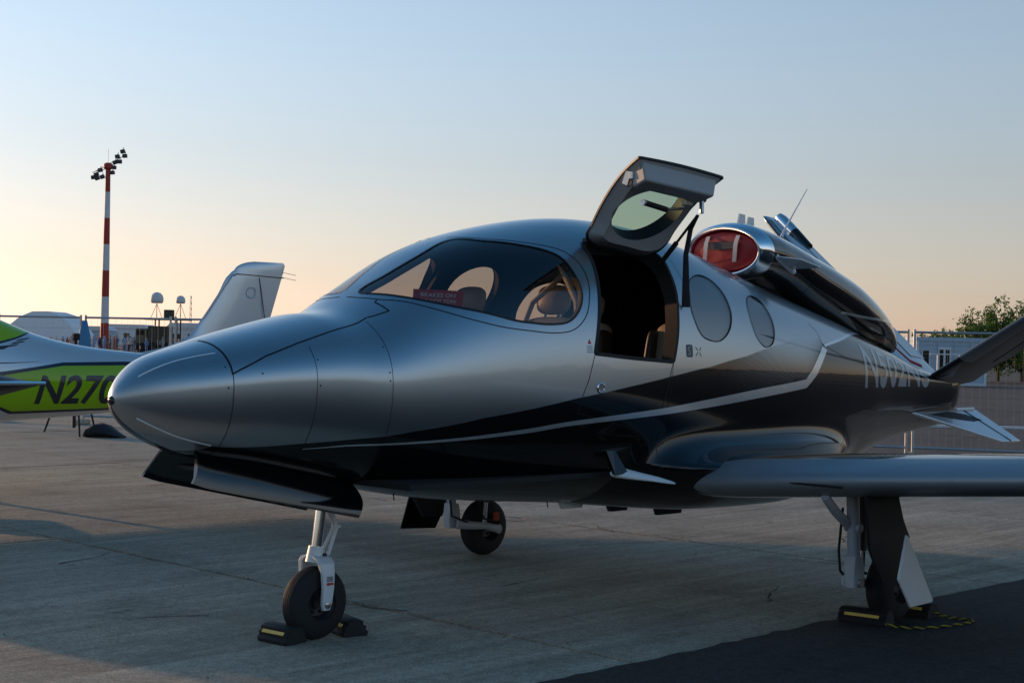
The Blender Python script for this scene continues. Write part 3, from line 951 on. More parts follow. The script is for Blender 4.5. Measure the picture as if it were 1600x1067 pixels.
for side in (-1, 1):
    ys = list(np.linspace(.45, 5.6, 24)) + [5.75, 5.84, 5.88]
    secs = []
    for y in ys:
        af = AF.copy()
        if y > 5.6:
            k = math.sqrt(max(0, 1 - ((y - 5.6) / .285)**2))
            af = np.stack([.5 + (AF[:, 0] - .5) * (.6 + .4 * k), AF[:, 1] * max(k, .12)], 1)
        secs.append(wing_sec(y, side, af))
    v, f = loft(secs, False, True)
    wg = build('wing', v, f, M['gloss_black'], jet, sharp=60)
    tag(wg, 'low black wing with a dull grey leading edge' if side < 0 else None)
    # rubber boot along the leading edge with a rounded inner end
    rows = []
    ysb = np.concatenate([.86 + .30 * (1 - np.cos(np.linspace(0, math.pi / 2, 14))), np.linspace(1.2, 5.55, 20)])
    for y in ysb:
        k = min(1.0, max(0.02, (y - .86) / .30)); wf = math.sqrt(1 - (1 - k)**2)
        u = np.linspace(-1, 1, 25)
        row = []
        sec = np.array(wing_sec(y, side, airfoil(80, .155, .018)))
        ile = 79
        fr = np.abs(u)**1.0 * wf
        for uu, ff in zip(u, fr):
            lim = .13 if uu < 0 else .10
            # index along cosine-spaced airfoil: x = (1-cos a)/2
            a_i = math.acos(1 - 2 * lim * ff**1.5) / math.pi * 79
            pos = ile - a_i if uu < 0 else ile + a_i
            i0 = int(math.floor(pos)); t_ = pos - i0
            p = sec[i0] * (1 - t_) + sec[(i0 + 1) % len(sec)] * t_
            i1 = min(max(i0, 1), len(sec) - 2)
            tg = sec[i1 + 1] - sec[i1 - 1]; nn = np.array([tg[2], 0, -tg[0]]); nn /= np.linalg.norm(nn)
            ctr_ = np.array([sec[ile][0] + .5, sec[ile][1], sec[ile][2]])
            if nn @ (p - ctr_) < 0: nn = -nn
            row.append(tuple(p + nn * .003))
        rows.append(row)
    v, f = loft(rows, False, False, closed=False)
    bt = build('deice_boot', v, f, M['boot'], wg)
    b = MB(); sec = wing_sec(1.62, side, AF); p0 = Vector(sec[29]); b.box(p0 + Vector((-.0, side * .08, -.012)), (.012, .36, .012), bev=.003); b.out('stall_strip', M['seam'], wg)

# --- engine nacelle on the spine
NX = [4.86, 4.95, 5.1, 5.35, 5.7, 6.1, 6.5, 6.8, 7.0, 7.14, 7.22]
NZ = [2.312, 2.312, 2.306, 2.262, 2.158, 2.050, 1.935, 1.855, 1.800, 1.740, 1.698]
NH = [.178, .206, .206, .203, .222, .231, .227, .181, .141, .110, .085]
NW = [.318, .356, .352, .335, .325, .303, .264, .200, .140, .090, .055]
def nsec(x, off=0.0, n=56):
    zc = float(spl(NX, NZ, x)); h = float(spl(NX, NH, x)) + off; w = float(spl(NX, NW, x)) + off
    a = np.linspace(0, 2 * math.pi, n, endpoint=False)
    e = 2 / 2.02
    return [(x - .16 * (z_ * h) , w * np.sign(c) * abs(c)**e, zc + h * z_) for c, z_ in zip(np.cos(a), np.sign(np.sin(a)) * np.abs(np.sin(a))**e)]
nac = empty('engine_nacelle', (5.0, 0, 2.1), parent=jet)
tag(nac, 'glossy black engine pod on top of the rear fuselage')
def nb(name, secs, material, parent, c0=False, c1=False):
    v, f = loft(secs, c0, c1)
    v = [(p[0] - 5.0, p[1], p[2] - 2.1) for p in v]
    return build(name, v, f, material, parent, sharp=60)
body = nb('cowling', [nsec(x) for x in np.linspace(4.99, 7.22, 60)], M['pod_black'], nac, False, True)
ls = []
for t_ in np.linspace(0, 1, 10):      # outer cowl forward to the lip
    x = 4.99 - .10 * t_
    base = nsec(x)
    ls.append(base)
z0 = 2.312
def shrink(d, dx):
    zc = z0; h = float(spl(NX, NH, 4.89)) - d; w = float(spl(NX, NW, 4.89)) - d
    a = np.linspace(0, 2 * math.pi, 56, endpoint=False); e = 2 / 2.02
    return [(4.89 - dx - .16 * (z_ * h), w * np.sign(c) * abs(c)**e, zc + h * z_) for c, z_ in zip(np.cos(a), np.sign(np.sin(a)) * np.abs(np.sin(a))**e)]
for d, dx in ((.008, .018), (.018, .026), (.028, .024), (.036, .012), (.042, -.01), (.046, -.05), (.048, -.12)):
    ls.append(shrink(d, dx))
nb('inlet_lip', ls, M['chrome'], nac)
# red cover plug (a loose thing pushed into the intake)
cv = empty('intake_cover', (4.9, 0, 2.335))
tag(cv, 'red padded plug with grey straps filling the engine intake', 'intake cover')
cs = []
for d, dx in ((.050, -.06), (.050, -.012), (.060, .002), (.10, .012), (.14, .018)):
    cs.append(shrink(d, dx))
v, f = loft(cs, False, True)
build('plug', [(p[0] - 4.9, p[1], p[2] - 2.335) for p in v], f, M['red_fabric'], cv, sharp=None)
def cpt(y, z, o): return Vector((-.03 - o - .16 * z, y, z))
for yy in (-.13, .13):
    m_ = MB()
    P_ = [cpt(yy - .01, .085, .0), cpt(yy - .005, .04, .026), cpt(yy, .0, .034), cpt(yy + .015, -.05, .026), cpt(yy + .04, -.10, .004)]
    V_ = []
    for p in P_: V_ += [p + Vector((0, -.017, 0)), p + Vector((0, .017, 0)), p + Vector((.004, .017, 0)), p + Vector((.004, -.017, 0))]
    m_.add(V_, [(i * 4 + k, i * 4 + (k + 1) % 4, i * 4 + 4 + (k + 1) % 4, i * 4 + 4 + k) for i in range(4) for k in range(4)])
    m_.out('strap', M['strap'], cv)
m_ = MB(); m_.box(cpt(0, .015, .012), (.012, .24, .055), bev=.004); m_.out('handle', M['dark_metal'], cv)
# spine fairing under the pod
ps = []
for x in np.linspace(4.98, 7.15, 24):
    zc = float(spl(NX, NZ, x)); zf = float(spl(KS, KT, math.sqrt(x))) - .10
    k = float(sm((x - 4.98) / .5) * .8 + .2) * float(1 - .55 * sm((x - 6.2) / .95))
    w0, w1 = .07 * k, .12 * k
    a = zc - .06; bz_ = zf
    ps.append([(x, w1, a), (x, w0, (a + bz_) / 2), (x, w0 * 1.25, bz_), (x, -w0 * 1.25, bz_), (x, -w0, (a + bz_) / 2), (x, -w1, a)])
py = nb('pylon', ps, M['gloss_black'], nac, True, True)
# strake with bracket, blades, whip, exhaust ring
for side in (-1, 1):
    m_ = MB()
    P_ = [(5.02, side * .33, 2.278), (5.25, side * .32, 2.20), (5.24, side * .58, 2.205), (5.02, side * .56, 2.25)]
    m_.prism([Vector(p) - Vector((5, 0, 2.1)) for p in P_], (0.1, 0, 1), .008); m_.out('strake', M['white'], nac)
    m_ = MB(); m_.tube([Vector((5.02, side * .345, 2.28)) - Vector((5, 0, 2.1)), Vector((5.27, side * .335, 2.175)) - Vector((5, 0, 2.1))], .02, 8); m_.out('strake_bracket', M['white'], nac)
for xx in (5.08, 5.19):
    m_ = MB(); zb_ = float(spl(NX, NZ, xx) + spl(NX, NH, xx)) - 2.1
    m_.prism([(xx - 5 - .05, 0, zb_ - .02), (xx - 5 + .05, 0, zb_ - .02), (xx - 5 + .045, 0, zb_ + .078), (xx - 5 - .02, 0, zb_ + .082)], (0, 1, 0), .012); m_.out('blade_antenna', M['white'], nac)
m_ = MB(); m_.tube([(.60, 0, .36), (.62, 0, .40), (.93, 0, .752)], [.014, .007, .003], 8); m_.out('whip_antenna', M['white'], nac)
m_ = MB(); m_.lathe([(.055, 0), (.06, .02), (.05, .03), (.045, .0)], (2.19, 0, -.385), (1, 0, -.35), 28); m_.out('exhaust_ring', M['steel'], nac)
sn = nsec(5.55, .0012); sn2 = nsec(5.554, .0012)
nb('cowl_seam', [sn, sn2], M['seam'], nac)
# silver band on the rear of the pod
def ns_pt(x, a, off=.002):
    zc = float(spl(NX, NZ, x)); h = float(spl(NX, NH, x)) + off; w = float(spl(NX, NW, x)) + off; e = 2 / 2.02
    c, z_ = math.cos(a), math.sin(a)
    z_ = np.sign(z_) * abs(z_)**e
    return (x - .16 * z_ * h - 5, w * np.sign(c) * abs(c)**e, zc + h * z_ - 2.1)
A_, B_ = [], []
for t_ in np.linspace(0, 1, 24):
    x = 6.05 + .95 * t_; a = math.pi + .75 - .95 * t_
    A_.append(ns_pt(x, a)); B_.append(ns_pt(x, a - .09))
build('pod_stripe', A_ + B_, [(i, i + 1, 24 + i + 1, 24 + i) for i in range(23)], M['stripe'], nac)
# red ribbon hanging from the tail of the pod
m_ = MB(); V_ = []
for i, p in enumerate([(7.16, -.02, 1.70), (7.26, -.06, 1.62), (7.36, -.10, 1.545), (7.50, -.13, 1.505)]):
    V_ += [Vector(p) - Vector((5, 0, 2.1)) + Vector((0, 0, .016)), Vector(p) - Vector((5, 0, 2.1)) + Vector((.01, -.004, -.012))]
m_.add(V_, [(0, 1, 3, 2), (2, 3, 5, 4), (4, 5, 7, 6)]); m_.out('warning_ribbon', M['red_fabric'], nac)

# --- V tail
AFT = airfoil(24, .11, 0.0)
def fin(side):
    r0 = Vector((7.50, side * .14, 1.38)); c0 = .90
    t0_ = Vector((8.49, side * 2.2, 2.95)); c1 = .38
    sp_ = (t0_ - r0)
    nrm_ = Vector((0, -side * sp_.z, abs(sp_.y))).normalized()
    def sec(k, af, grow=0.0):
        o = r0 + sp_ * k; c = c0 + (c1 - c0) * k
        return [tuple(o + Vector((p * c, 0, 0)) + nrm_ * (q_ * c)) for p, q_ in af], o, c
    ks = list(np.linspace(0, .855, 12)) + [.862, .90, .94, .97, .985, .996, 1.0]
    secs = []
    for k in ks:
        af = AFT.copy()
        if k > .97:
            w = math.sqrt(max(0, 1 - ((k - .97) / .031)**2)); af = np.stack([.5 + (AFT[:, 0] - .5) * (.75 + .25 * w), AFT[:, 1] * max(w, .1)], 1)
        if k > .86: af = np.stack([af[:, 0] * .60, af[:, 1]], 1)      # notch beside the balance horn
        secs.append(sec(k, af)[0])
    v, f = loft(secs, False, True)
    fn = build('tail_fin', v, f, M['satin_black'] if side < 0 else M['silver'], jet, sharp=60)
    tag(fn, 'near tail fin, dull grey along its front edge' if side < 0 else 'far tail fin rising behind the engine pod')
    A80 = airfoil(60, .11, 0.0)
    rows = []
    for k in np.linspace(.13, .96, 16):
        s_, o, c = sec(k, A80)
        s_ = np.array(s_)
        ctr = np.array(o) + np.array([.4 * c, 0, 0])
        row = []
        for i in range(59 - 17, 59 + 18):
            tg = s_[i + 1] - s_[i - 1]; nn = np.array(nrm_) * tg[0] - np.array([1, 0, 0]) * (tg @ np.array(nrm_)); nn /= np.linalg.norm(nn)
            if nn @ (s_[i] - ctr) < 0: nn = -nn
            row.append(tuple(s_[i] + nn * .003))
        rows.append(row)
    v, f = loft(rows, False, False, closed=False)
    build('deice_boot', v, f, M['boot_dark'], fn)
    # control surface set slightly proud with a dark gap
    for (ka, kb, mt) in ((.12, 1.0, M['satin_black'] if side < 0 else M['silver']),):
        for sgn in (1, -1):
            rows = []
            for k in np.linspace(ka, kb, 8):
                o = r0 + sp_ * k; c = c0 + (c1 - c0) * k
                row = []
                for p in np.linspace(.70, 1.035, 8):
                    th_ = np.interp(p, [0.7, 1.0, 1.04], [.035, .004, .0015])
                    row.append(tuple(o + Vector((p * c, 0, 0)) + nrm_ * (sgn * (th_ * c + .003))))
                rows.append(row)
            v, f = loft(rows, False, False, closed=False)
            build('ruddervator', v, f, mt, fn)
    def hp_(k, p): return r0 + sp_ * k + Vector((p * (c0 + (c1 - c0) * k), 0, 0))
    m_ = MB(); m_.tube([hp_(.90, .86), hp_(.93, .86), hp_(.985, .86), hp_(1.01, .86), hp_(1.02, .86)], [.055, .058, .058, .045, .015], 14)
    m_.out('horn_cap', M['chrome'], fn)
    m_ = MB(); m_.tube([hp_(.80, .86), hp_(.90, .86)], [.045, .056], 14); m_.out('horn', M['gloss_black'], fn)
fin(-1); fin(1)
# fillet between the fins and the tail
# --- ventral fins
for side in (-1, 1):
    P0, P1, P2, P3 = Vector((7.10, side * .27, 1.13)), Vector((8.28, side * .22, 1.13)), Vector((8.36, side * .60, .88)), Vector((8.02, side * .60, .885))
    m_ = MB(); nv = (P1 - P0).cross(P3 - P0).normalized()
    arc = [P0, P0 + Vector((.10, side * .035, -.026)), P3, P2, P1]
    m_.prism(arc, nv, .024)
    vf = m_.out('ventral_fin', M['white'] if side > 0 else M['stripe'], jet)
    md = vf.modifiers.new('bevel', 'BEVEL'); md.width = .010; md.segments = 3
    if nv.z < 0: nv = -nv
    up_ = nv * .0136
    m_ = MB(); c = [P0 + (P1 - P0) * a + (P3 - P0) * b + up_ for a, b in ((.12, .10), (.50, .03), (.62, .14), (.62, .34), (.42, .38), (.28, .28))]
    m_.add(c, [tuple(range(6))]); m_.out('anti_slip_patch', M['seam'], vf)
    m_ = MB(); a_1 = P0 + (P1 - P0) * .78 + up_; a_2 = P3 + (P2 - P3) * .45 + up_; m_.tube([a_1, a_2], .005, 6); m_.out('hinge_line', M['seam'], vf)
    m_ = MB(); m_.tube([P0 + (P1 - P0) * .66 + up_ * 1.5, P0 + (P1 - P0) * .95 + up_ * 1.5], .014, 8); m_.out('actuator', M['white'], vf)

# --- probe fin on the side, belly antennas
m_ = MB()
secs = []
for k, (p, c, t_) in enumerate([((2.835, -.74, .875), .17, .03), ((2.93, -.80, .855), .16, .022), ((3.06, -.84, .835), .13, .014), ((3.20, -.87, .812), .06, .008), ((3.24, -.88, .806), .02, .004)]):
    secs.append([(p[0] - c * .1 + c * .5 * (1 - math.cos(a)), p[1] + 0.0, p[2] + t_ * math.sin(a)) for a in np.linspace(0, 2 * math.pi, 14, endpoint=False)])
v, f = loft(secs, True, True); m_.add(v, f)
m_.out('probe_blade', M['white'], jet)
m_ = MB(); m_.prism([(2.80, -.70, 1.03), (2.87, -.70, 1.03), (2.93, -.77, .88), (2.83, -.76, .87)], (0, 1, .3), .03); m_.out('probe_mast', M['gloss_black'], jet)
for (x0, x1, zt_, zb_) in ((3.0, 3.26, .70, .60), (3.45, 3.70, .66, .555), (3.93, 4.27, .64, .50)):
    m_ = MB(); m_.prism([(x0, -.15, zt_), (x1, -.15, zt_), (x1 - .03, -.15, zb_), (x0 + .06, -.15, zb_)], (0, 1, 0), .03); m_.out('belly_antenna', M['white'] if x0 < 3.1 else M['gloss_black'], jet)
for (xx, yy) in ((1.75, -.2), (3.0, -.25), (2.0, .1)):
    m_ = MB(); zz = float(spl(KS, KB, math.sqrt(xx))); m_.tube([(xx, yy * .3, zz + .01), (xx + .01, yy * .3, zz - .03)], .004, 6); m_.out('drain', M['dark_metal'], jet)

# --- landing gear
def wheel(parent, c, Rr, w, tread=True):
    wh = empty('wheel', c, parent=parent)
    r_in = Rr * .46
    prof = []
    for a in np.linspace(-1, 1, 25):
        u = abs(a)
        r = r_in + (Rr - r_in) * (1 - u**3.2)**.5
        prof.append((max(r, r_in), a * w / 2))
    if tread:
        prof = [(r - (.004 if abs(abs(h) - w * .12) < w * .025 or abs(h) < w * .01 else 0), h) for r, h in prof]
    m_ = MB(); m_.lathe(prof, (0, 0, 0), (0, 1, 0), 48); m_.out('tyre', M['rubber'], wh, sharp=None)
    m_ = MB()
    for s_ in (-1, 1):
        m_.lathe([(0, s_ * w * .18), (Rr * .14, s_ * w * .20), (Rr * .16, s_ * w * .10), (Rr * .36, s_ * w * .14), (Rr * .42, s_ * w * .34), (Rr * .475, s_ * w * .42), (Rr * .47, 0)], (0, 0, 0), (0, 1, 0), 36)
        for k in range(6):
            t_ = k * math.pi / 3
            m_.box((Rr * .27 * math.cos(t_), s_ * w * .14, Rr * .27 * math.sin(t_)), (.018, .02, .018), bev=.004)
    m_.out('rim', M['dark_metal'], wh)
    return wh
ng = empty('nose_gear', (1.26, 0, 0), parent=jet)
tag(ng, 'white forked nose gear with a polished strut')
wheel(ng, (0, 0, .196), .196, .135)
m_ = MB(); m_.tube([(.0, 0, .46), (.05, 0, .86)], .030, 18); m_.out('strut', M['chrome'], ng)
m_ = MB()
m_.tube([(-.003, 0, .415), (.005, 0, .50)], [.055, .043], 16)
fk = m_.out('fork', M['white'], ng)
def bar(path, wx, wy, name, material, parent):
    secs = []
    for p, a, b_ in zip(path, wx, wy):
        p = Vector(p)
        secs.append([tuple(p + Vector((dx, dy, dz))) for dx, dy, dz in ((-a, -b_, 0), (-a * .6, -b_ * 1.25, 0), (a * .6, -b_ * 1.25, 0), (a, -b_, 0), (a, b_, 0), (a * .6, b_ * 1.25, 0), (-a * .6, b_ * 1.25, 0), (-a, b_, 0))])
    v, f = loft(secs, True, True)
    m_ = MB(); m_.add(v, f)
    o = m_.out(name, material, parent)
    md = o.modifiers.new('bevel', 'BEVEL'); md.width = .004; md.segments = 2
    return o
for s_ in (-1, 1):
    bar([(.0, s_ * .012, .455), (.002, s_ * .05, .445), (.006, s_ * .082, .415), (.01, s_ * .095, .36), (.012, s_ * .095, .28), (.006, s_ * .093, .20), (.004, s_ * .092, .165)], [.045, .05, .048, .04, .036, .032, .022], [.018, .018, .016, .013, .012, .012, .010], 'fork_leg', M['white'], fk)
    m_ = MB(); m_.lathe([(0, 0), (.02, 0), (.02, s_ * .008), (.012, s_ * .012), (0, s_ * .012)], (.004, s_ * .105, .196), (0, 1, 0), 16); m_.out('axle_nut', M['steel'], fk)
for k in range(4):
    m_ = MB(); m_.box((.012, -.1125, .345 - k * .007), (.04, .002, .0035)); m_.out('placard_line', M['letter_black'], fk)
m_ = MB(); m_.box((.014, -.1125, .308), (.044, .002, .012)); m_.prism([(-.008, -.1135, .308), (.004, -.1135, .318), (.004, -.1135, .298)], (0, 1, 0), .002); m_.out('placard_arrow', M['sign_red'], fk)
m_ = MB()
for s_ in (-.022, .022):
    m_.tube([(.05, s_, .76), (.135, s_ * .5, .60)], .010, 8); m_.tube([(.135, s_ * .5, .60), (.055, s_ * 1.4, .44)], .011, 8)
m_.tube([(.135, -.03, .60), (.135, .03, .60)], .010, 8)
m_.out('torque_link', M['white'], ng)
m_ = MB(); m_.lathe([(0, 0), (.012, 0), (.012, -.01), (0, -.01)], (.02, -.047, .455), (0, 1, 0), 12); m_.tube([(.055, -.05, .44), (.055, .05, .44)], .009, 8); m_.out('pin', M['dark_metal'], ng)
# nose gear doors
for s_ in (-1, 1):
    rows_o = []
    for t_ in np.linspace(0, 1, 22):
        x = .385 + .975 * t_
        zt_ = float(spl(KS, KB, math.sqrt(x))) + .03
        zb_ = .893 - .228 * t_
        if t_ < .08: zb_ += (.08 - t_) / .08 * .01
        row = []
        for k in np.linspace(0, 1, 9):
            z = zt_ + (zb_ - zt_) * k
            y = s_ * (.150 + .085 * math.sin(k * 1.5))
            xx = x + (-.055 * k**1.5 * (1 - t_) * 1.2) + .045 * math.sin(k * math.pi) * (t_ > .97)
            row.append((xx, y, z))
        rows_o.append(row)
    inner = [[(p[0], p[1] - s_ * .018, p[2]) for p in r] for r in rows_o]
    secs = [a + bq[::-1] for a, bq in zip(rows_o, inner)]
    v, f = loft(secs, True, True)
    m_ = MB(); m_.add(v, f)
    gd = m_.out('gear_door', M['pod_black'], jet)
# well: dark box above the gear
m_ = MB(); m_.box((.93, 0, .955), (.95, .26, .02)); m_.out('wheel_well', M['dark_int'], jet)

def main_gear(s_):
    g = empty('main_gear', (4.25, s_ * 1.72, 0), parent=jet)
    tag(g, 'near main gear leg under the wing' if s_ < 0 else 'far main gear leg seen under the belly')
    inb = -s_          # towards the fuselage
    wheel(g, (0, s_ * .03, .212), .212, .16)
    m_ = MB(); m_.tube([(-.40, 0, .82), (-.37, 0, .40)], [.037, .037], 14); m_.out('leg', M['gear_white'], g)
    bar([(-.37, 0, .42), (-.365, 0, .36), (-.36, 0, .30), (-.36, 0, .235)], [.042, .054, .058, .052], [.034, .034, .030, .028], 'leg_foot', M['gear_white'], g)
    m_ = MB(); m_.lathe([(0, -.05), (.028, -.05), (.028, .05), (0, .05)], (-.36, 0, .265), (0, 1, 0), 16); m_.out('pivot_pin', M['steel'], g)
    m_ = MB(); m_.tube([(-.36, inb * .045, .268), (-.25, inb * .09, .252), (-.12, inb * .115, .24), (.0, inb * .115, .212)], [.040, .032, .026, .034], 12); m_.out('trailing_link', M['gear_white'], g)
    m_ = MB(); m_.lathe([(0, -.02), (.035, -.02), (.035, .02), (.02, .024), (0, .024)], (0, inb * .12, .212), (0, 1, 0), 18); m_.tube([(0, inb * .12, .212), (0, 0, .212)], .022, 10); m_.out('axle', M['steel'], g)
    m_ = MB(); m_.tube([(-.12, inb * .10, .25), (-.10, inb * .10, .55), (-.09, inb * .10, .80)], [.018, .018, .03], 12); m_.out('shock_strut', M['chrome'], g)
    m_ = MB(); m_.tube([(-.12, inb * .10, .42), (-.09, inb * .10, .80)], .034, 12); m_.out('shock_body', M['dark_metal'], g)
    m_ = MB(); m_.tube([(-.66, inb * .02, .78), (-.55, inb * .02, .69), (-.38, inb * .02, .585)], [.026, .028, .030], 10); m_.lathe([(0, -.05), (.026, -.05), (.026, .05), (0, .05)], (-.38, 0, .585), (0, 1, 0), 16); m_.out('side_brace', M['gear_white'], g)
    m_ = MB(); m_.tube([(-.42, inb * .05, .70), (-.44, inb * .06, .45), (-.42, inb * .06, .33), (-.30, inb * .1, .28)], .008, 8); m_.tube([(-.20, inb * .1, .75), (-.22, inb * .1, .50), (-.15, inb * .12, .30), (-.03, inb * .12, .27)], .009, 8); m_.out('brake_hose', M['rubber'], g)
    m_ = MB(); m_.box((.02, inb * .085, .30), (.07, .02, .07), bev=.01); m_.out('brake_caliper', M['orange'], g)
    # outer leg door, dull black
    m_ = MB(); m_.prism([(px_ - 4.25, s_ * (1.95 - 1.72), pz_) for px_, pz_ in ((3.61, .80), (3.95, .80), (4.02, .64), (4.09, .54), (4.03, .36), (3.99, .29), (3.80, .30), (3.66, .50))], (0, 1, 0), .02); m_.out('leg_door', M['dark_int'], g)
    return g
main_gear(-1); main_gear(1)
# pale lower flap on the near leg and the dark one on the far leg are the wheel doors
for s_ in (-1, 1):
    m_ = MB()
    P_ = [(3.83, s_ * 2.08, .585), (3.85, s_ * 2.08, .575), (4.115, s_ * 2.10, .19), (4.10, s_ * 2.10, .175), (3.855, s_ * 2.10, .172), (3.715, s_ * 2.10, .345)] if s_ < 0 else [(3.80, 2.10, .70), (3.79, 2.10, .44), (3.71, 2.10, .20), (4.07, 2.10, .178), (4.17, 2.10, .34), (4.18, 2.10, .70)]
    m_.prism(P_, (0, 1, 0.05), .014)
    w_ = m_.out('wheel_door', M['white'] if s_ < 0 else M['gloss_black'], jet)
    md = w_.modifiers.new('bevel', 'BEVEL'); md.width = .006; md.segments = 2
# ------------------------------------------------------------------ ground
def ground_mat(name, c1, c2, streak, rough=.88, spot=.5, random_obj=False):
    m = bpy.data.materials.new(name); m.use_nodes = True
    nt = m.node_tree; b = nt.nodes['Principled BSDF']
    b.inputs['Specular IOR Level'].default_value = .25
    ge = nt.nodes.new('ShaderNodeNewGeometry')
    def noise(scale, detail, vec_scale=None, rough_=.6):
        n = nt.nodes.new('ShaderNodeTexNoise'); n.inputs['Scale'].default_value = scale; n.inputs['Detail'].default_value = detail; n.inputs['Roughness'].default_value = rough_
        if vec_scale:
            mp = nt.nodes.new('ShaderNodeMapping'); mp.inputs['Scale'].default_value = vec_scale
            nt.links.new(ge.outputs['Position'], mp.inputs['Vector']); nt.links.new(mp.outputs[0], n.inputs['Vector'])
        else:
            nt.links.new(ge.outputs['Position'], n.inputs['Vector'])
        return n.outputs['Fac']
    def ramp(fac, p0, p1, v0, v1):
        r = nt.nodes.new('ShaderNodeMapRange'); r.inputs['From Min'].default_value = p0; r.inputs['From Max'].default_value = p1; r.inputs['To Min'].default_value = v0; r.inputs['To Max'].default_value = v1
        nt.links.new(fac, r.inputs['Value']); return r.outputs[0]
    def mul(a, b_):
        x = nt.nodes.new('ShaderNodeMath'); x.operation = 'MULTIPLY'
        nt.links.new(a, x.inputs[0]); nt.links.new(b_, x.inputs[1]); return x.outputs[0]
    big = ramp(noise(.35, 5), .3, .7, 0, 1)
    mx = nt.nodes.new('ShaderNodeMix'); mx.data_type = 'RGBA'
    mx.inputs[6].default_value = (*c1, 1); mx.inputs[7].default_value = (*c2, 1)
    nt.links.new(big, mx.inputs[0])
    st = ramp(noise(1.6, 6, (.22, 2.6, 1)), .28, .72, 1 - streak, 1 + streak)
    st2 = ramp(noise(7, 5, (.10, 1.6, 1)), .3, .7, 1 - streak * .8, 1 + streak * .8)
    fine = ramp(noise(60, 4, None, .8), .3, .7, 1 - spot * .45, 1 + spot * .45)
    grit = ramp(noise(190, 2), .30, .55, 1 - spot * .55, 1.04)
    coarse = ramp(noise(16, 6, None, .8), .32, .68, 1 - spot * .30, 1 + spot * .30)
    fleck = ramp(noise(75, 1), .70, .76, 1, 1 + spot * .7)
    pit = ramp(noise(34, 2), .24, .30, .45, 1)
    stain = ramp(noise(1.1, 7, None, .7), .35, .5, .72, 1)
    oil = ramp(noise(2.7, 3), .27, .34, .55, 1)
    k = mul(mul(mul(mul(st, st2), mul(fine, grit)), mul(stain, oil)), mul(mul(coarse, fleck), pit))
    if random_obj:
        oi = nt.nodes.new('ShaderNodeObjectInfo')
        k = mul(k, ramp(oi.outputs['Random'], 0, 1, .88, 1.12))
    m2 = nt.nodes.new('ShaderNodeMix'); m2.data_type = 'RGBA'; m2.blend_type = 'MULTIPLY'; m2.inputs[0].default_value = 1
    nt.links.new(mx.outputs[2], m2.inputs[6]); nt.links.new(k, m2.inputs[7])
    nt.links.new(m2.outputs[2], b.inputs['Base Color'])
    b.inputs['Roughness'].default_value = rough
    bp = nt.nodes.new('ShaderNodeBump'); bp.inputs['Strength'].default_value = .55; bp.inputs['Distance'].default_value = .006
    hh = nt.nodes.new('ShaderNodeMath'); hh.operation = 'ADD'
    nt.links.new(noise(90, 5, None, .75), hh.inputs[0]); nt.links.new(noise(9, 5, (.12, 1.8, 1)), hh.inputs[1])
    nt.links.new(hh.outputs[0], bp.inputs['Height']); nt.links.new(bp.outputs[0], b.inputs['Normal'])
    return m
M['concrete'] = ground_mat('apron_concrete', (.32, .28, .212), (.43, .375, .285), .22, spot=1.0, random_obj=True)
M['asphalt'] = ground_mat('asphalt', (.030, .031, .033), (.050, .050, .050), .14, .9, 1.3)
M['far_ground'] = ground_mat('far_asphalt', (.10, .088, .076), (.13, .115, .095), .12, .9, .3)
def sheet(name, x0, x1, y0, y1, z, material):
    o = build(name, [(x0, y0, z), (x1, y0, z), (x1, y1, z), (x0, y1, z)], [(0, 1, 2, 3)], material, smooth=False)
    tag(o, kind='structure')
    return o
sheet('ground', -1200, 1200, -1200, 1200, -.030, M['far_ground'])
ae = []
er = random.Random(21)
for k in range(0, 1201):
    x = -60 + .1 * k
    ae.append((x, -1.515 + er.gauss(0, .008) + .003 * math.sin(x * 1.7) + (er.random() < .06) * er.uniform(.0, .02), .0045))
ao = build('asphalt_strip', ae + [(60, -60, .0045), (-60, -60, .0045)], [tuple(range(len(ae) + 2))[::-1]], M['asphalt'], smooth=False)
tag(ao, kind='structure')
sheet('joint_filler', -23, 15, -1.62, 30, -.022, mat('joint_filler', (.030, .028, .025), .95))
apron = empty('apron'); tag(apron, kind='structure')
jx = [2.14 + 4.04 * k for k in range(-6, 4)]; jy = [-1.62, 4.40, 10.5, 16.6, 22.7, 28.8]
gap = .022
slab_r = random.Random(3)
for i in range(len(jx) - 1):
    for j in range(len(jy) - 1):
        x0, x1, y0, y1 = jx[i] + gap / 2, jx[i + 1] - gap / 2, jy[j] + gap / 2, jy[j + 1] - gap / 2
        # chipped, uneven arrises
        def edge(a, b_, n, nx, ny):
            out = []
            for k in range(n):
                t_ = k / n
                w = abs(slab_r.gauss(0, .004)) + (slab_r.random() < .10) * slab_r.uniform(.006, .03)
                out.append((a[0] + (b_[0] - a[0]) * t_ + nx * w, a[1] + (b_[1] - a[1]) * t_ + ny * w))
            return out
        ring = edge((x0, y0), (x1, y0), 34, 0, 1) + edge((x1, y0), (x1, y1), 48, -1, 0) + edge((x1, y1), (x0, y1), 34, 0, -1) + edge((x0, y1), (x0, y0), 48, 1, 0)
        dz = slab_r.uniform(-.002, .0025)
        n = len(ring)
        v = [(p[0], p[1], dz) for p in ring] + [(p[0], p[1], -.028) for p in ring]
        build('slab', v, [tuple(range(n))] + [(k, k + n, (k + 1) % n + n, (k + 1) % n) for k in range(n)], M['concrete'], apron, smooth=False)
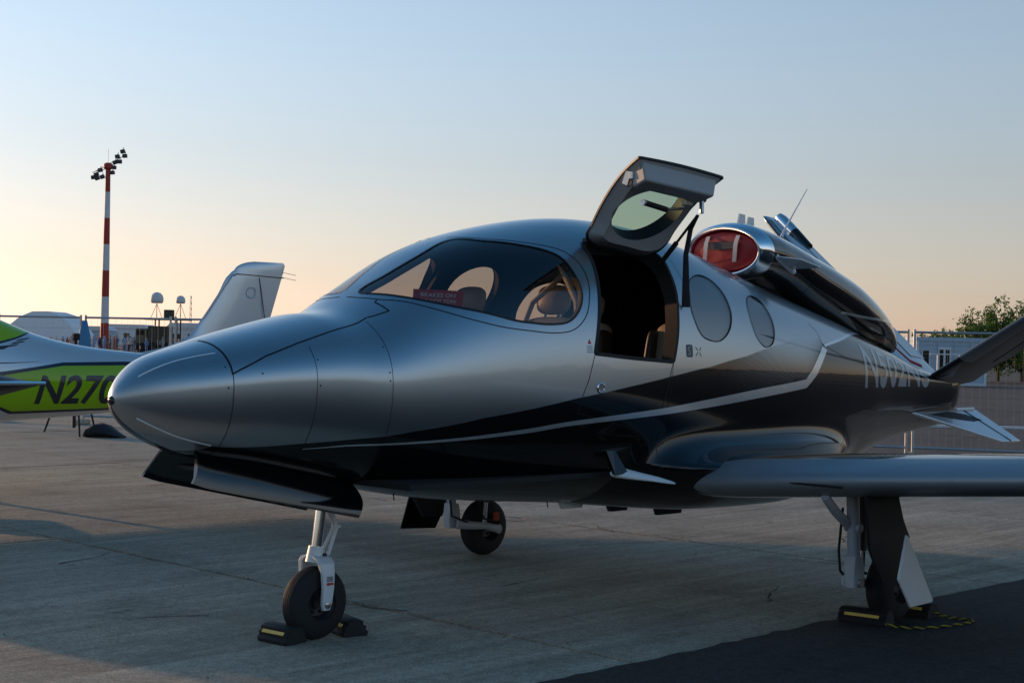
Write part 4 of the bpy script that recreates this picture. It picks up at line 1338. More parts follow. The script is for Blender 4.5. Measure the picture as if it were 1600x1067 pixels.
# loose grit in the joints
gm = MB()
for k in range(900):
    if slab_r.random() < .55:
        x = slab_r.choice(jx[5:9]) + slab_r.gauss(0, .03 if slab_r.random() < .7 else .15); y = slab_r.uniform(-1.4, 12)
    else:
        x = slab_r.uniform(-4, 12); y = slab_r.choice(jy[1:3]) + slab_r.gauss(0, .05)
    if slab_r.random() < .25: x, y = slab_r.uniform(-3, 9), slab_r.uniform(-1.4, 10)
    s_ = slab_r.uniform(.004, .011)
    v = [(x + s_ * slab_r.uniform(.5, 1.2) * a, y + s_ * slab_r.uniform(.5, 1.2) * b_, c_ * s_ * .8 + .002) for a, b_, c_ in ((1, 0, 0), (-.5, .9, 0), (-.5, -.9, 0), (0, 0, 1))]
    gm.add(v, [(0, 1, 3), (1, 2, 3), (2, 0, 3)])
go = gm.out('grit', mat('grit', (.17, .15, .12), .9), None); tag(go, 'scattered grit and crumbled joint filler on the apron', 'grit', kind='stuff')
# cracks running off the joints
cm = MB()
for (cx, cy, ang, ln) in ((6.0, 3.0, 1.75, 1.3), (6.1, 2.0, 1.2, .7), (4.9, 7.6, .2, 1.6), (1.5, 3.2, .3, .8), (2.2, .3, 2.0, .7), (7.2, .4, .5, 1.0), (8.1, 8.2, 2.4, 1.2), (3.3, .6, .1, .5), (-.6, 2.2, .4, .6), (5.2, 1.6, .15, 1.4), (6.2, -.6, 1.7, 1.2), (.2, 5.6, 1.2, 1.5), (3.0, 8.4, 2.2, 1.8), (7.0, 5.0, .9, 1.6), (-1.2, .6, .8, .9), (4.2, -.9, .25, .8), (1.2, .9, 2.6, .7)):
    p = Vector((cx, cy, .0035)); a = ang; L_ = []; Rr_ = []
    n = int(ln / .05)
    for k in range(n + 1):
        w = .009 * (1 - k / (n + 1)) * slab_r.uniform(.4, 1.4) + .001
        pr = Vector((-math.sin(a), math.cos(a), 0)); L_.append(p + pr * w); Rr_.append(p - pr * w)
        a += slab_r.gauss(0, .35); a += (ang - a) * .3
        p = p + Vector((math.cos(a), math.sin(a), 0)) * .05
    m = len(L_)
    cm.add(L_ + Rr_, [(k, k + 1, m + k + 1, m + k) for k in range(m - 1)])
ck = cm.out('crack', mat('crack_dark', (.035, .032, .028), .95), apron); ck['kind'] = 'stuff'

# ------------------------------------------------------------------ chocks and rope
def chock(loc, rz, length, label, lit=True):
    t = empty('wheel_chock', loc, rz)
    tag(t, label, 'chock', 'rubber wheel chocks')
    prof = [(-.075, .0), (.075, .0), (.082, .02), (.066, .035), (.070, .052), (.050, .064), (.052, .080), (.028, .092), (-.028, .092), (-.052, .080), (-.050, .064), (-.070, .052), (-.066, .035), (-.082, .02)]
    m_ = MB()
    secs = []
    for y, k in ((-length / 2, .90), (-length / 2 + .012, 1), (length / 2 - .012, 1), (length / 2, .90)):
        secs.append([(a * k, y, .045 + (c - .045) * k) for a, c in prof])
    v, f = loft(secs, True, True); m_.add(v, f); m_.out('block', M['rubber'], t, sharp=25)
    for s_ in (-1, 1):
        m_ = MB(); m_.box((s_ * .0655, 0, .0585), (.006, length * .72, .020), rot=Matrix.Rotation(s_ * R(-38), 3, 'Y'), bev=.002); m_.out('reflective_strip', M['yellow'], t)
    return t
chock((1.085, .05, 0), R(6), .23, 'black rubber chock with a bright strip in front of the nose wheel')
chock((1.50, .03, 0), R(-14), .27, 'ridged black rubber chock behind the nose wheel')
chock((4.06, -1.70, 0), R(8), .30, 'black rubber chock with a yellow strip in front of the near main wheel')
chock((4.54, -1.72, 0), R(0), .32, 'black rubber chock behind the near main wheel')
rp = [(3.98, -1.88, .03), (4.06, -1.96, .014), (4.16, -2.03, .012), (4.30, -2.08, .012), (4.45, -2.11, .012), (4.57, -2.12, .012), (4.62, -2.08, .012), (4.60, -2.00, .012), (4.57, -1.93, .02), (4.55, -1.87, .04)]
rpp = smooth_open(rp, 10)
rope = empty('chock_rope', (4.3, -2.0, 0)); tag(rope, 'black and yellow twisted rope looping between the main wheel chocks', 'rope')
for col_, ph in (('rope_yellow', 0.0), ('rubber', math.pi)):
    tw = [Vector(p) + Vector((0, math.cos(i * .9 + ph) * .004, math.sin(i * .9 + ph) * .004)) - Vector((4.3, -2.0, 0)) for i, p in enumerate(rpp)]
    m_ = MB(); m_.tube(tw, .0048, 6); m_.out('strand', M[col_], rope)

# ------------------------------------------------------------------ second aircraft (propeller type) beyond the nose
ac = empty('light_aircraft', (0, 0, 0))
aft = Vector((.9767, -.2169, 0)); L0 = 7.75
ac.location = Vector((6.82, 7.96, 0)) - aft * L0
ac.rotation_euler = (0, 0, math.atan2(aft.y, aft.x))
tag(ac, 'silver and lime green light aircraft parked behind the jet nose', 'aircraft')
AX = [0, .12, .45, 1.0, 1.7, 2.2, 2.9, 3.6, 4.2, 4.57, 4.94, 5.47, 5.97, 6.6, 7.2, 7.62]
AT = [1.10, 1.20, 1.28, 1.33, 1.40, 1.75, 2.05, 2.05, 1.90, 1.765, 1.62, 1.50, 1.445, 1.40, 1.36, 1.32]
AB = [.98, .82, .68, .60, .57, .56, .56, .60, .645, .675, .70, .74, .79, .86, .98, 1.12]
AW = [.06, .25, .42, .50, .56, .60, .62, .60, .53, .47, .41, .33, .26, .18, .10, .04]
AM = [1.04, 1.02, 1.0, .98, 1.0, 1.05, 1.08, 1.10, 1.10, 1.10, 1.10, 1.10, 1.10, 1.12, 1.16, 1.21]
def A_s(x, th):
    x, th = np.broadcast_arrays(np.asarray(x, float), np.asarray(th, float))
    hw = spl(AX, AW, x); zt = spl(AX, AT, x); zb = spl(AX, AB, x); zm = spl(AX, AM, x)
    c = np.cos(th); sn = np.sin(th)
    n = np.where(sn >= 0, 1.9, 2.6)
    return np.stack([x, -hw * np.sign(c) * np.abs(c)**(2 / n), zm + np.where(sn >= 0, zt - zm, zm - zb) * np.sign(sn) * np.abs(sn)**(2 / n)], -1)
ax_ = np.concatenate([np.linspace(0, 4.2, 70), np.linspace(4.2, 7.62, 190)[1:]]); at_ = np.linspace(-math.pi / 2, 1.5 * math.pi, 181)
V = A_s(ax_[:, None], at_[None, :]).reshape(-1, 3)
n1 = len(at_)
Q = [(i * n1 + k, i * n1 + k + 1, (i + 1) * n1 + k + 1, (i + 1) * n1 + k) for i in range(len(ax_) - 1) for k in range(n1 - 1)]
lime_poly = [(3.0, .95), (4.30, .93), (4.62, .80), (5.66, .825), (7.2, .98), (7.5, 1.24), (5.9, 1.296), (5.16, 1.285), (4.84, 1.235), (4.5, 1.18), (3.0, 1.12)]
edge_poly = [(3.0, .92), (4.29, .90), (4.60, .772), (5.66, .80), (7.25, .95), (7.56, 1.28), (5.88, 1.338), (5.16, 1.322), (4.84, 1.270), (4.5, 1.222), (3.0, 1.14)]
patch_poly = [(3.0, 1.52), (4.0, 1.50), (4.49, 1.535), (4.68, 1.585), (4.86, 1.65), (4.70, 2.2), (3.0, 2.2)]
pedge_poly = [(3.0, 1.50), (4.0, 1.48), (4.49, 1.512), (4.68, 1.565), (4.90, 1.645), (4.70, 2.2), (3.0, 2.2)]
bars = [[(4.3, 1.43), (4.52, 1.455), (4.62, 1.50), (4.4, 1.48)], [(4.52, 1.470), (4.66, 1.495), (4.70, 1.512), (4.55, 1.490)], [(4.60, 1.505), (4.74, 1.530), (4.78, 1.548), (4.63, 1.525)], [(4.66, 1.54), (4.80, 1.565), (4.84, 1.583), (4.70, 1.560)]]
line_poly = [(3.9, 1.27), (4.95, 1.330), (4.6, 1.318), (3.9, 1.30)]
sA = {'lime': sdf_poly(lime_poly, V[:, 0], V[:, 2]), 'edge': sdf_poly(edge_poly, V[:, 0], V[:, 2]), 'lime2': sdf_poly(patch_poly, V[:, 0], V[:, 2]), 'edge2': sdf_poly(pedge_poly, V[:, 0], V[:, 2])}
bmax = np.full(len(V), -9.0)
for p in []: bmax = np.maximum(bmax, sdf_poly(p, V[:, 0], V[:, 2]))
sA['bars'] = bmax
LIME = (.26, .46, .004); NAVY = (.012, .016, .035)
M['ac_paint'] = mixmask('silver_lime_livery', [('edge', NAVY, 0, .2), ('lime', LIME, 0, .25), ('edge2', NAVY, 0, .2), ('lime2', LIME, 0, .25), ('bars', NAVY, 0, .2)], {}, dict(color=(.56, .60, .64), metal=.45, rough=.28, coat=.7))
V_n = build('fuselage', V, Q, M['ac_paint'], ac, attrs=sA)
bmx = bmesh.new(); bmx.from_mesh(V_n.data); bmesh.ops.recalc_face_normals(bmx, faces=bmx.faces); bmx.to_mesh(V_n.data); bmx.free()
M['ac_silver'] = mat('aircraft_silver', (.56, .60, .64), .28, .45, .7)
def A_y(x, z):
    th = np.linspace(-math.pi / 2, math.pi / 2, 200)
    P = A_s(np.full(200, x), th)
    return float(np.interp(z, P[:, 2], P[:, 1]))
V2, F = text2d('N270CS', .40, .28, .05, .010, 1.02)
for pv, material, dxx in ((.004, 'letter_black', 0), ):
    sx_ = 1.42 / V2[:, 0].max()
    build('registration', [(4.83 + a * sx_, A_y(4.83 + a * sx_, .889 + b_ * 1.04) - pv, .889 + b_ * 1.04) for a, b_ in V2], F, M[material], V_n, smooth=False)
for p in bars + [line_poly]:
    P_ = dens(np.array(p), .03, True); cc_ = P_.mean(0)
    m_ = MB(); m_.add([(q[0], A_y(q[0], q[1]) - .004, q[1]) for q in np.vstack([[cc_], P_])], [(0, 1 + i, 1 + (i + 1) % len(P_)) for i in range(len(P_))]); m_.out('livery_bar', M['letter_black'], V_n)
# cabin glass
for (x0, x1, z0_, z1_) in ((2.45, 3.15, 1.45, 1.86), (3.25, 3.95, 1.45, 1.80)):
    for s_ in (-1, 1):
        P_ = rrect(x0, x1, z0_, z1_)
        m_ = MB(); m_.add([(p[0], s_ * (-A_y(p[0], p[1]) + .004), p[1]) for p in P_], [tuple(range(len(P_)))]); m_.out('cabin_window', M['win_dark'], V_n)
rows = []
for x in np.linspace(1.78, 2.36, 10): rows.append([tuple(p) for p in A_s(np.full(21, x + .004), np.linspace(.55, math.pi - .55, 21)) + np.array([-.006, 0, .006])])
v, f = loft(rows, False, False, False); build('windscreen', v, f, M['win_dark'], V_n)
# fin
fz = [1.36, 1.44, 1.51, 1.607, 1.82, 2.12, 2.42, 2.50, 2.53]
fl = [1.95, 1.60, 1.317, 1.11, .93, .73, .53, .40, .25]
ft = [.20, .19, .18, .15, .075, -.01, -.095, -.115, -.09]
secs = []
AFF = airfoil(20, .10, 0)
fzz = np.concatenate([np.linspace(1.36, 2.40, 16), np.linspace(2.42, 2.53, 10)])
fl2, ft2 = np.interp(fzz, fz, fl), np.interp(fzz, fz, ft)
fl2 = np.where(fzz > 2.40, .53 - .30 * (1 - np.sqrt(np.clip(1 - ((fzz - 2.40) / .132)**2, 0, 1))), spl(fz, fl, fzz))
for z, a, b_ in zip(fzz, fl2, ft2):
    c = a - b_
    tk = .8 if z < 2.42 else max(.08, .8 * math.sqrt(max(0, 1 - ((z - 2.42) / .112)**2)))
    secs.append([(L0 - a + p * c, q_ * min(c, .95) * tk, z) for p, q_ in AFF])
v, f = loft(secs, False, True)
fn = build('tail_fin', v, f, M['ac_silver'], ac, sharp=60)
m_ = MB(); m_.tube([(L0 - .90, -.042, 1.85), (L0 - .56, -.036, 2.36)], .008, 6); m_.tube([(L0 - .56, -.037, 2.36), (L0 - .52, -.03, 2.36)], .008, 6); m_.out('boot_edge', M['boot'], fn)
m_ = MB(); m_.tube([(L0 - .52, -.040, 2.375), (L0 + .10, -.008, 2.35)], .005, 6); m_.out('panel_seam', M['seam'], fn)
m_ = MB(); m_.tube([(L0 - .10, -.034, 1.6), (L0 - .26 + .04, -.024, 2.34)], .005, 6); m_.out('rudder_hinge', M['seam'], fn)
m_ = MB(); m_.lathe([(.055, -.001), (.062, .003), (.066, -.001)], (L0 - .32, -.040, 2.16), (0, -1, 0), 24); m_.out('access_ring', M['ac_silver'], fn)
for z in (2.42, 2.36):
    m_ = MB(); m_.tube([(L0 + .07, 0, z), (L0 + .26, 0, z - .03)], .003, 5); m_.out('static_wick', M['dark_metal'], fn)
# wings and tailplane
def simple_wing(parent, name, r_le, r_c, r_z, t_le, t_c, t_z, y0, y1, t_, material):
    for s_ in (-1, 1):
        secs = []
        for k in list(np.linspace(0, .97, 10)) + [.99, 1.0]:
            c = r_c + (t_c - r_c) * k; le = r_le + (t_le - r_le) * k; z = r_z + (t_z - r_z) * k
            th_ = t_ * (1 if k < .98 else .5 if k < .995 else .12)
            secs.append([(le + p * c, s_ * (y0 + (y1 - y0) * k), z + q_ * c) for p, q_ in airfoil(22, th_, .015)])
        v, f = loft(secs, False, True)
        w_ = build(name, v, f, material, parent, sharp=60)
        if name == 'wing':
            m_ = MB()
            P_ = []
            for k in (.10, .62):
                c = r_c + (t_c - r_c) * k; le = r_le + (t_le - r_le) * k; z = r_z + (t_z - r_z) * k
                P_.append((le + c * .80, s_ * (y0 + (y1 - y0) * k), z)); P_.append((le + c * 1.05, s_ * (y0 + (y1 - y0) * k), z - .10))
            m_.prism([P_[0], P_[1], P_[3], P_[2]], (.3, 0, 1), .025); m_.out('flap', material, w_)
            m_ = MB(); k = 1.0; m_.tube([(t_le + .1, s_ * y1, t_z), (t_le + t_c - .02, s_ * y1, t_z - .0)], [.02, .012], 8); m_.out('tip_lamp', M['chrome'], w_)
M['ac_grey'] = mat('aircraft_dark_grey', (.03, .033, .04), .55, .1, .0, noise=.05)
simple_wing(ac, 'wing', 2.02, 1.55, .72, 2.58, .92, 1.27, .40, 5.75, .19, M['ac_grey'])
simple_wing(ac, 'tailplane', 6.72, .85, 1.24, 6.92, .55, 1.24, .05, 1.95, .10, M['ac_silver'])
for (x, y, r_) in ((.85, 0, .19), (3.05, -1.5, .20), (3.05, 1.5, .20)):
    m_ = MB(); m_.lathe([(r_ * .3, -.05), (r_ * .9, -.06), (r_, -.03), (r_, .03), (r_ * .9, .06), (r_ * .3, .05)], (x, y, r_), (0, 1, 0), 24); m_.out('wheel', M['rubber'], ac)
    secs = [[(x + dx + .0, y + .10 * w * math.cos(a), r_ + .02 + .16 * w * max(-.25, math.sin(a))) for a in np.linspace(0, 2 * math.pi, 14, endpoint=False)] for dx, w in ((-.34, .1), (-.25, .7), (0, 1), (.25, .8), (.55, .1))]
    v, f = loft(secs, True, True); m_ = MB(); m_.add(v, f); m_.out('wheel_fairing', M['ac_silver'], ac, sharp=60)
    m_ = MB(); m_.tube([(x, y, r_ + .1), (x + .05, y * .75, .70)], .04, 8); m_.out('gear_leg', M['ac_silver'], ac)
m_ = MB(); m_.lathe([(.001, -.28), (.06, -.24), (.12, -.13), (.16, 0)], (.02, 0, 1.04), (1, 0, 0), 24); m_.out('spinner', M['ac_silver'], ac)
for k in range(3):
    a = R(100 + 120 * k); d_ = Vector((0, math.cos(a), math.sin(a))); q_ = Vector((0, -math.sin(a), math.cos(a)))
    secs = []
    for r_, c, tw in ((.1, .08, 50), (.3, .15, 38), (.6, .16, 26), (.85, .12, 18), (.98, .05, 15)):
        e1 = q_ * math.cos(R(tw)) + Vector((1, 0, 0)) * math.sin(R(tw)); e2 = d_.cross(e1)
        secs.append([tuple(Vector((-.08, 0, 1.04)) + d_ * r_ + e1 * (c / 2 * math.cos(b_)) + e2 * (c * .07 * math.sin(b_))) for b_ in np.linspace(0, 2 * math.pi, 10, endpoint=False)])
    v, f = loft(secs, True, True); m_ = MB(); m_.add(v, f); m_.out('propeller_blade', M['dark_metal'], ac, sharp=60)

# ------------------------------------------------------------------ tripod and bag by the fence
tr = empty('tripod', (8.94, 16.45, 0)); tag(tr, 'black camera tripod standing behind the green aircraft', 'tripod')
hub = Vector((0, 0, 1.45))
for (px_, py_) in ((-.59, .0), (-.67, -1.41), (1.1, 1.2)):
    e = Vector((px_, py_, 0)) * .92
    m_ = MB(); m_.tube([hub, e], [.024, .017], 8); m_.out('leg', M['cloth_black'], tr)
    m_ = MB(); m_.tube([hub * .55 + e * .45 * 1.0 + Vector((0, 0, .0)), Vector((0, 0, .40))], .008, 6); m_.out('spreader', M['cloth_black'], tr)
m_ = MB(); m_.tube([(0, 0, .06), (0, 0, 1.6)], .03, 8); m_.box((0, 0, 1.6), (.12, .10, .12), bev=.02); m_.out('column', M['cloth_black'], tr)
m_ = MB()
secs = []
for t_, h, w in ((0, .06, .12), (.08, .20, .20), (.22, .27, .23), (.36, .25, .22), (.46, .16, .20), (.56, .08, .16), (.66, .02, .10)):
    secs.append([(t_ - .3, w * math.cos(a) * (1 + .10 * math.sin(5 * a + 9 * t_)), max(0, h * .5 + h * .5 * math.sin(a) * (1 + .12 * math.cos(4 * a + 12 * t_)))) for a in np.linspace(0, 2 * math.pi, 24, endpoint=False)])
v, f = loft(secs, True, True); m_.add(v, f)
bag = m_.out('equipment_bag', M['cloth_black'], None, sharp=None); bag.location = (8.6, 14.9, 0); bag.rotation_euler = (0, 0, R(-55)); bag.scale = (1.0, 1.0, .85)
tag(bag, 'slumped black bag lying on the concrete beside the tripod', 'bag')

# ------------------------------------------------------------------ mesh fence
f0 = Vector((10.03, 18.16, 0)); f1 = Vector((17.04, 5.32, 0)); fd = (f1 - f0).normalized(); PW = (f1 - f0).length / 8
W_ = PW - .10
frz = math.atan2(fd.y, fd.x)
def fence_kid(name, fn, material, par):
    m_ = MB(); fn(m_); return m_.out(name, material, par)
def wires(m_):
    for j in range(1, 14): m_.tube([(.05 + W_ * j / 14, 0, .16), (.05 + W_ * j / 14, 0, 1.955)], .0018, 3, False)
    for j in range(1, 9): m_.tube([(.05, .004, .16 + 1.795 * j / 9), (.05 + W_, .004, .16 + 1.795 * j / 9)], .0018, 3, False)
base_kids = None
for k, lab in ((-3, 'wire fence at the left edge behind the green aircraft'), (-2, 'wire fence in front of the left half of the dome tent'), (-1, 'wire fence in front of the right half of the dome tent'), (0, 'wire fence in front of the red and white mast'), (1, 'wire fence between the radomes and the silver fin'), (6, 'wire fence seen below the jet tail, left of the post pair'), (7, 'wire fence behind the registration letters on the jet tail'), (8, 'wire fence in front of the blue container'), (9, 'wire fence right of the container in front of the trees'), (10, 'wire fence behind the near tail fin at the right edge')):
    t = empty('wire_fence', f0 + fd * PW * k, frz)
    tag(t, 'galvanised ' + lab, 'fence', 'temporary fence sections')
    if base_kids is None:
        base_kids = [fence_kid('post', lambda m: m.tube([(.05, 0, .05), (.05, 0, 2.0)], .021, 8), M['galv'], t), fence_kid('post', lambda m: m.tube([(.05 + W_, 0, .05), (.05 + W_, 0, 2.0)], .021, 8), M['galv'], t),
                     fence_kid('rail', lambda m: m.tube([(.05, 0, 1.955), (.05 + W_, 0, 1.955)], .019, 8), M['galv'], t), fence_kid('rail', lambda m: m.tube([(.05, 0, .16), (.05 + W_, 0, .16)], .019, 8), M['galv'], t),
                     fence_kid('wire_mesh', wires, M['wire'], t), fence_kid('foot', lambda m: m.box((0, 0, .045), (.16, .40, .09), bev=.02), M['concrete'], t)]
        base_kids[4]['kind'] = 'stuff'
    else:
        for kd in base_kids:
            d_ = kd.copy(); COL.objects.link(d_); d_.parent = t
m_ = MB(); secs = []
for z, w in ((0, .14), (.25, .17), (.6, .12), (.85, .05)):
    secs.append([(w * math.cos(a), .05 + .035 * math.sin(a) * (1 + .4 * math.sin(3 * a + z * 9)), z) for a in np.linspace(0, 2 * math.pi, 12, endpoint=False)])
v, f = loft(secs, True, True); m_.add(v, f); jk = m_.out('blue_jacket', M['blue_cloth'], None, sharp=None); jk.location = f0 + Vector((-.05, -.08, 1.05)); jk.rotation_euler = (0, 0, frz)
tag(jk, 'blue jacket hung over the fence post', 'jacket')

# ------------------------------------------------------------------ far things; place by distance along the view and sideways offset
camp = Vector((-3.69, -6.31, 0)); fwh = Vector((fw.x, fw.y, 0)).normalized()
FRZ = math.atan2(rt.y, rt.x)
def at(side, depth): return camp + rt * side + fwh * depth
def far(px, depth): return at((px - 800) / 2300 * depth, depth)
# floodlight mast
mast = empty('floodlight_mast', far(163, 200), FRZ); tag(mast, 'tall red and white banded floodlight mast', 'mast')
for k in range(7):
    z0_, z1_ = 24.9 * k / 7, 24.9 * (k + 1) / 7
    z0_ -= 0.0
    m_ = MB(); m_.lathe([(.60 - .30 * z0_ / 26, z0_), (.60 - .30 * z1_ / 26, z1_)], (0, 0, 0), (0, 0, 1), 20); m_.out('band', M['mast_red' if k % 2 == 0 else 'mast_white'], mast)
m_ = MB(); m_.lathe([(.30, 24.3), (.62, 24.6), (.62, 25.1), (.3, 25.3)], (0, 0, 0), (0, 0, 1), 20); m_.out('head_ring', M['mast_red'], mast)
m_ = MB(); m_.tube([(-2.1, 0, 23.9), (2.3, 0, 26.4)], .05, 6); m_.tube([(-1.6, .8, 24.0), (1.6, .8, 25.9)], .05, 6); m_.out('lamp_arm', M['dark_metal'], mast)
for (x, z) in ((-2.0, 23.3), (-1.6, 23.7), (-1.1, 24.3), (-.8, 23.4), (-1.5, 23.2), (.75, 24.7), (.9, 25.4), (1.5, 25.5), (1.2, 26.2), (2.2, 26.3), (1.9, 26.9), (.55, 24.0)):
    m_ = MB(); m_.box((x, .1, z), (.62, .5, .50), rot=Matrix.Rotation(R(-24 + (x * 37) % 30), 3, 'Y'), bev=.05); m_.tube([(x, .1, z + .2), (x + .1, .2, z + .55)], .05, 6); m_.out('floodlight', M['dark_metal'], mast)
m_ = MB(); m_.tube([(0, 0, 25.2), (0, 0, 27.2)], .02, 5); m_.out('lightning_rod', M['dark_metal'], mast)
# dome tent
tt = empty('dome_tent', far(72, 180), FRZ); tag(tt, 'large white faceted dome tent beyond the fence', 'tent')
prof = [(-5.2, 0), (-4.6, 1.6), (-3.6, 2.9), (-2.4, 3.9), (-.9, 4.55), (.9, 4.6), (2.2, 4.2), (3.4, 3.3), (4.4, 1.9), (5.2, 0)]
for k in range(len(prof) - 1):
    (x0, z0_), (x1, z1_) = prof[k], prof[k + 1]
    m_ = MB(); m_.add([(x0, -2.6, z0_), (x1, -2.6, z1_), (x1, 5, z1_), (x0, 5, z0_)], [(0, 1, 2, 3)]); m_.out('roof_panel', M['tent'], tt)
m_ = MB(); m_.add([(p[0], -2.6, p[1]) for p in prof[:4]] + [(-2.2, -3.4, 0)], [tuple(range(5))]); m_.out('front_panel', M['tent'], tt)
m_ = MB(); m_.add([(-2.2, -3.4, 0)] + [(p[0], -2.6, p[1]) for p in prof[3:]], [tuple(range(8))]); m_.out('front_panel', M['tent'], tt)
# olive truck with shelter, radar mast platform
tk = empty('military_truck', far(240, 170), FRZ); tag(tk, 'olive military truck with a boxy shelter', 'truck')
m_ = MB(); m_.box((.75, 0, 2.05), (2.3, 2.6, 1.95), bev=.06); m_.out('shelter', M['olive_dark'], tk)
m_ = MB(); m_.box((-1.15, 0, 1.85), (1.35, 2.4, 1.75), bev=.12); m_.out('cab', M['olive'], tk)
m_ = MB(); m_.box((-1.25, -1.21, 2.25), (.9, .03, .55)); m_.out('cab_window', M['win_dark'], tk)
for x in (-.1, .75, 1.6):
    m_ = MB(); m_.box((x, -1.33, 2.05), (.06, .06, 1.85)); m_.out('shelter_rib', M['olive'], tk)
for z in (1.5, 2.2):
    m_ = MB(); m_.box((.75, -1.34, z), (2.1, .05, .06)); m_.out('shelter_rib', M['olive'], tk)
for x in (-1.2, .3, 1.4):
    for s_ in (-1, 1):
        m_ = MB(); m_.lathe([(.2, -.15), (.5, -.15), (.55, 0), (.5, .15), (.2, .15)], (x, s_ * 1.1, .55), (0, 1, 0), 18); m_.out('wheel', M['rubber'], tk)
m_ = MB(); m_.box((.2, 0, .95), (4.0, 2.2, .25)); m_.out('chassis', M['olive_dark'], tk)
pf = empty('radar_platform', far(262, 164), FRZ); tag(pf, 'raised dark platform with a green equipment box behind the truck', 'platform')
m_ = MB(); m_.box((0, 0, 3.72), (4.8, 2.4, .14)); m_.out('deck', M['olive_dark'], pf)
for x in (-1.2, 1.2):
    for y in (-.9, .9):
        m_ = MB(); m_.tube([(x, y, 0), (x, y, 3.7)], .09, 6); m_.out('leg', M['olive_dark'], pf)
m_ = MB(); m_.box((.1, 0, 4.3), (1.0, .9, 1.05), bev=.05); m_.out('equipment_box', M['olive_dark'], pf)
for px_, zc, r_, lab in ((244, 6.05, .72, 'larger white radome on a tripod above the truck'), (281, 5.92, .52, 'smaller white radome on a tripod beside the fence post')):
    rd = empty('radome', far(px_, 164) + Vector((0, 0, 3.79))); tag(rd, lab, 'radome', 'radomes on the platform')
    z = zc - 3.79
    m_ = MB(); m_.lathe([(.02, r_), (r_ * .5, r_ * .87), (r_ * .87, r_ * .5), (r_, 0), (r_ * .98, -r_ * .45), (r_ * .80, -r_ * .72), (.02, -r_ * .74)], (0, 0, z), (0, 0, 1), 24); m_.out('dome', M['mast_white'], rd, sharp=70)
    for a in (0, 2.1, 4.2):
        m_ = MB(); m_.tube([(0, 0, z - r_ * .8), (.75 * math.cos(a), .75 * math.sin(a), 0)], .03, 5); m_.out('leg', M['dark_metal'], rd)
    m_ = MB(); m_.tube([(0, 0, z - r_ * .7), (0, 0, .2)], .035, 5); m_.out('column', M['dark_metal'], rd)
am = empty('lattice_antenna', far(297, 250)); tag(am, 'thin grey lattice antenna mast on the horizon', 'antenna')
for a in (0, 2.1, 4.2):
    m_ = MB(); m_.tube([(.3 * math.cos(a), .3 * math.sin(a), 0), (.12 * math.cos(a), .12 * math.sin(a), 8.9)], .035, 5); m_.out('upright', M['galv'], am)
for k in range(9):
    m_ = MB(); w = .28 - .018 * k; m_.tube([(w, 0, k + .5), (-w * .5, w * .86, k + 1), (-w * .5, -w * .86, k + 1), (w, 0, k + .5)], .03, 4); m_.out('brace', M['galv'], am)
# low buildings and marquees on the horizon
for px_, dep, w, d_, h, mt, lab in ((205, 330, 9, 8, 4.6, 'cabin_trim', 'low pale grey hall on the horizon beside the truck'), (95, 300, 10, 8, 3.4, 'mast_white', 'long low white marquee beyond the dome tent'), (150, 215, 5, 4, 3.2, 'cabin_blue', 'pale blue kiosk near the foot of the mast'), (305, 240, 8, 6, 4.2, 'mast_white', 'white marquee behind the far fin')):
    bd = empty('low_building', far(px_, dep), FRZ); tag(bd, lab, 'building')
    m_ = MB(); m_.box((0, 0, h * .4), (w, d_, h * .8)); m_.out('wall', M[mt], bd)
    m_ = MB(); m_.prism([(-w / 2 - .2, 0, h * .8), (w / 2 + .2, 0, h * .8), (w / 2 - .6, 0, h), (-w / 2 + .6, 0, h)], (0, 1, 0), d_ + .3); m_.out('roof', M['cabin_trim'], bd)
    for j in range(3):
        m_ = MB(); m_.box((-w * .3 + w * .3 * j, -d_ / 2 - .02, h * .38), (w * .14, .05, h * .4)); m_.out('window', M['win_dark'], bd)
# people
CL = [(.30, .30, .32), (.10, .12, .18), (.50, .42, .38), (.45, .10, .08), (.12, .20, .38), (.55, .55, .52), (.05, .05, .06), (.30, .36, .48)]
cmats = [mat('clothing', c, .8, noise=.15, nscale=3) for c in CL]
skin_m = mat('skin', (.42, .26, .19), .6)
def figure(m_, base, h, rz, stride, r_):
    ca, sa = math.cos(rz), math.sin(rz)
    def p(x, y, z): return base + Vector((x * ca - y * sa, x * sa + y * ca, z)) * (h / 1.75)
    m_.tube([p(stride, .09, 0), p(stride * .4, .09, .48), p(0, .08, .90)], [.05, .06, .085], 6)
    m_.tube([p(-stride, -.09, 0), p(-stride * .3, -.09, .48), p(0, -.08, .90)], [.05, .06, .085], 6)
    m_.tube([p(0, 0, .86), p(0, 0, 1.1), p(0, 0, 1.36), p(0, 0, 1.46)], [.15, .16, .20, .08], 8)
    for s_ in (-1, 1): m_.tube([p(0, s_ * .20, 1.40), p(.03, s_ * .25, 1.12), p(.12, s_ * .22, .88)], [.055, .045, .035], 5)
    m_.tube([p(0, 0, 1.45), p(.01, 0, 1.52), p(.01, 0, 1.62), p(.01, 0, 1.73), p(.01, 0, 1.76)], [.05, .075, .10, .075, .02], 8)
pr = random.Random(11)
crowd = MB(); cmi = []
for k in range(230):
    dep = pr.uniform(150, 230); px_ = pr.uniform(-30, 345)
    b0 = len(crowd.f)
    figure(crowd, far(px_, dep), pr.uniform(1.5, 1.85), pr.uniform(0, 6.3), pr.uniform(0, .25), pr)
    cmi += [pr.randrange(len(cmats))] * (len(crowd.f) - b0)
co = crowd.out('crowd', cmats[0], None)
for c in cmats[1:]: co.data.materials.append(c)
co.data.polygons.foreach_set('material_index', cmi); tag(co, 'distant crowd of spectators walking beyond the fence', 'crowd', kind='stuff')
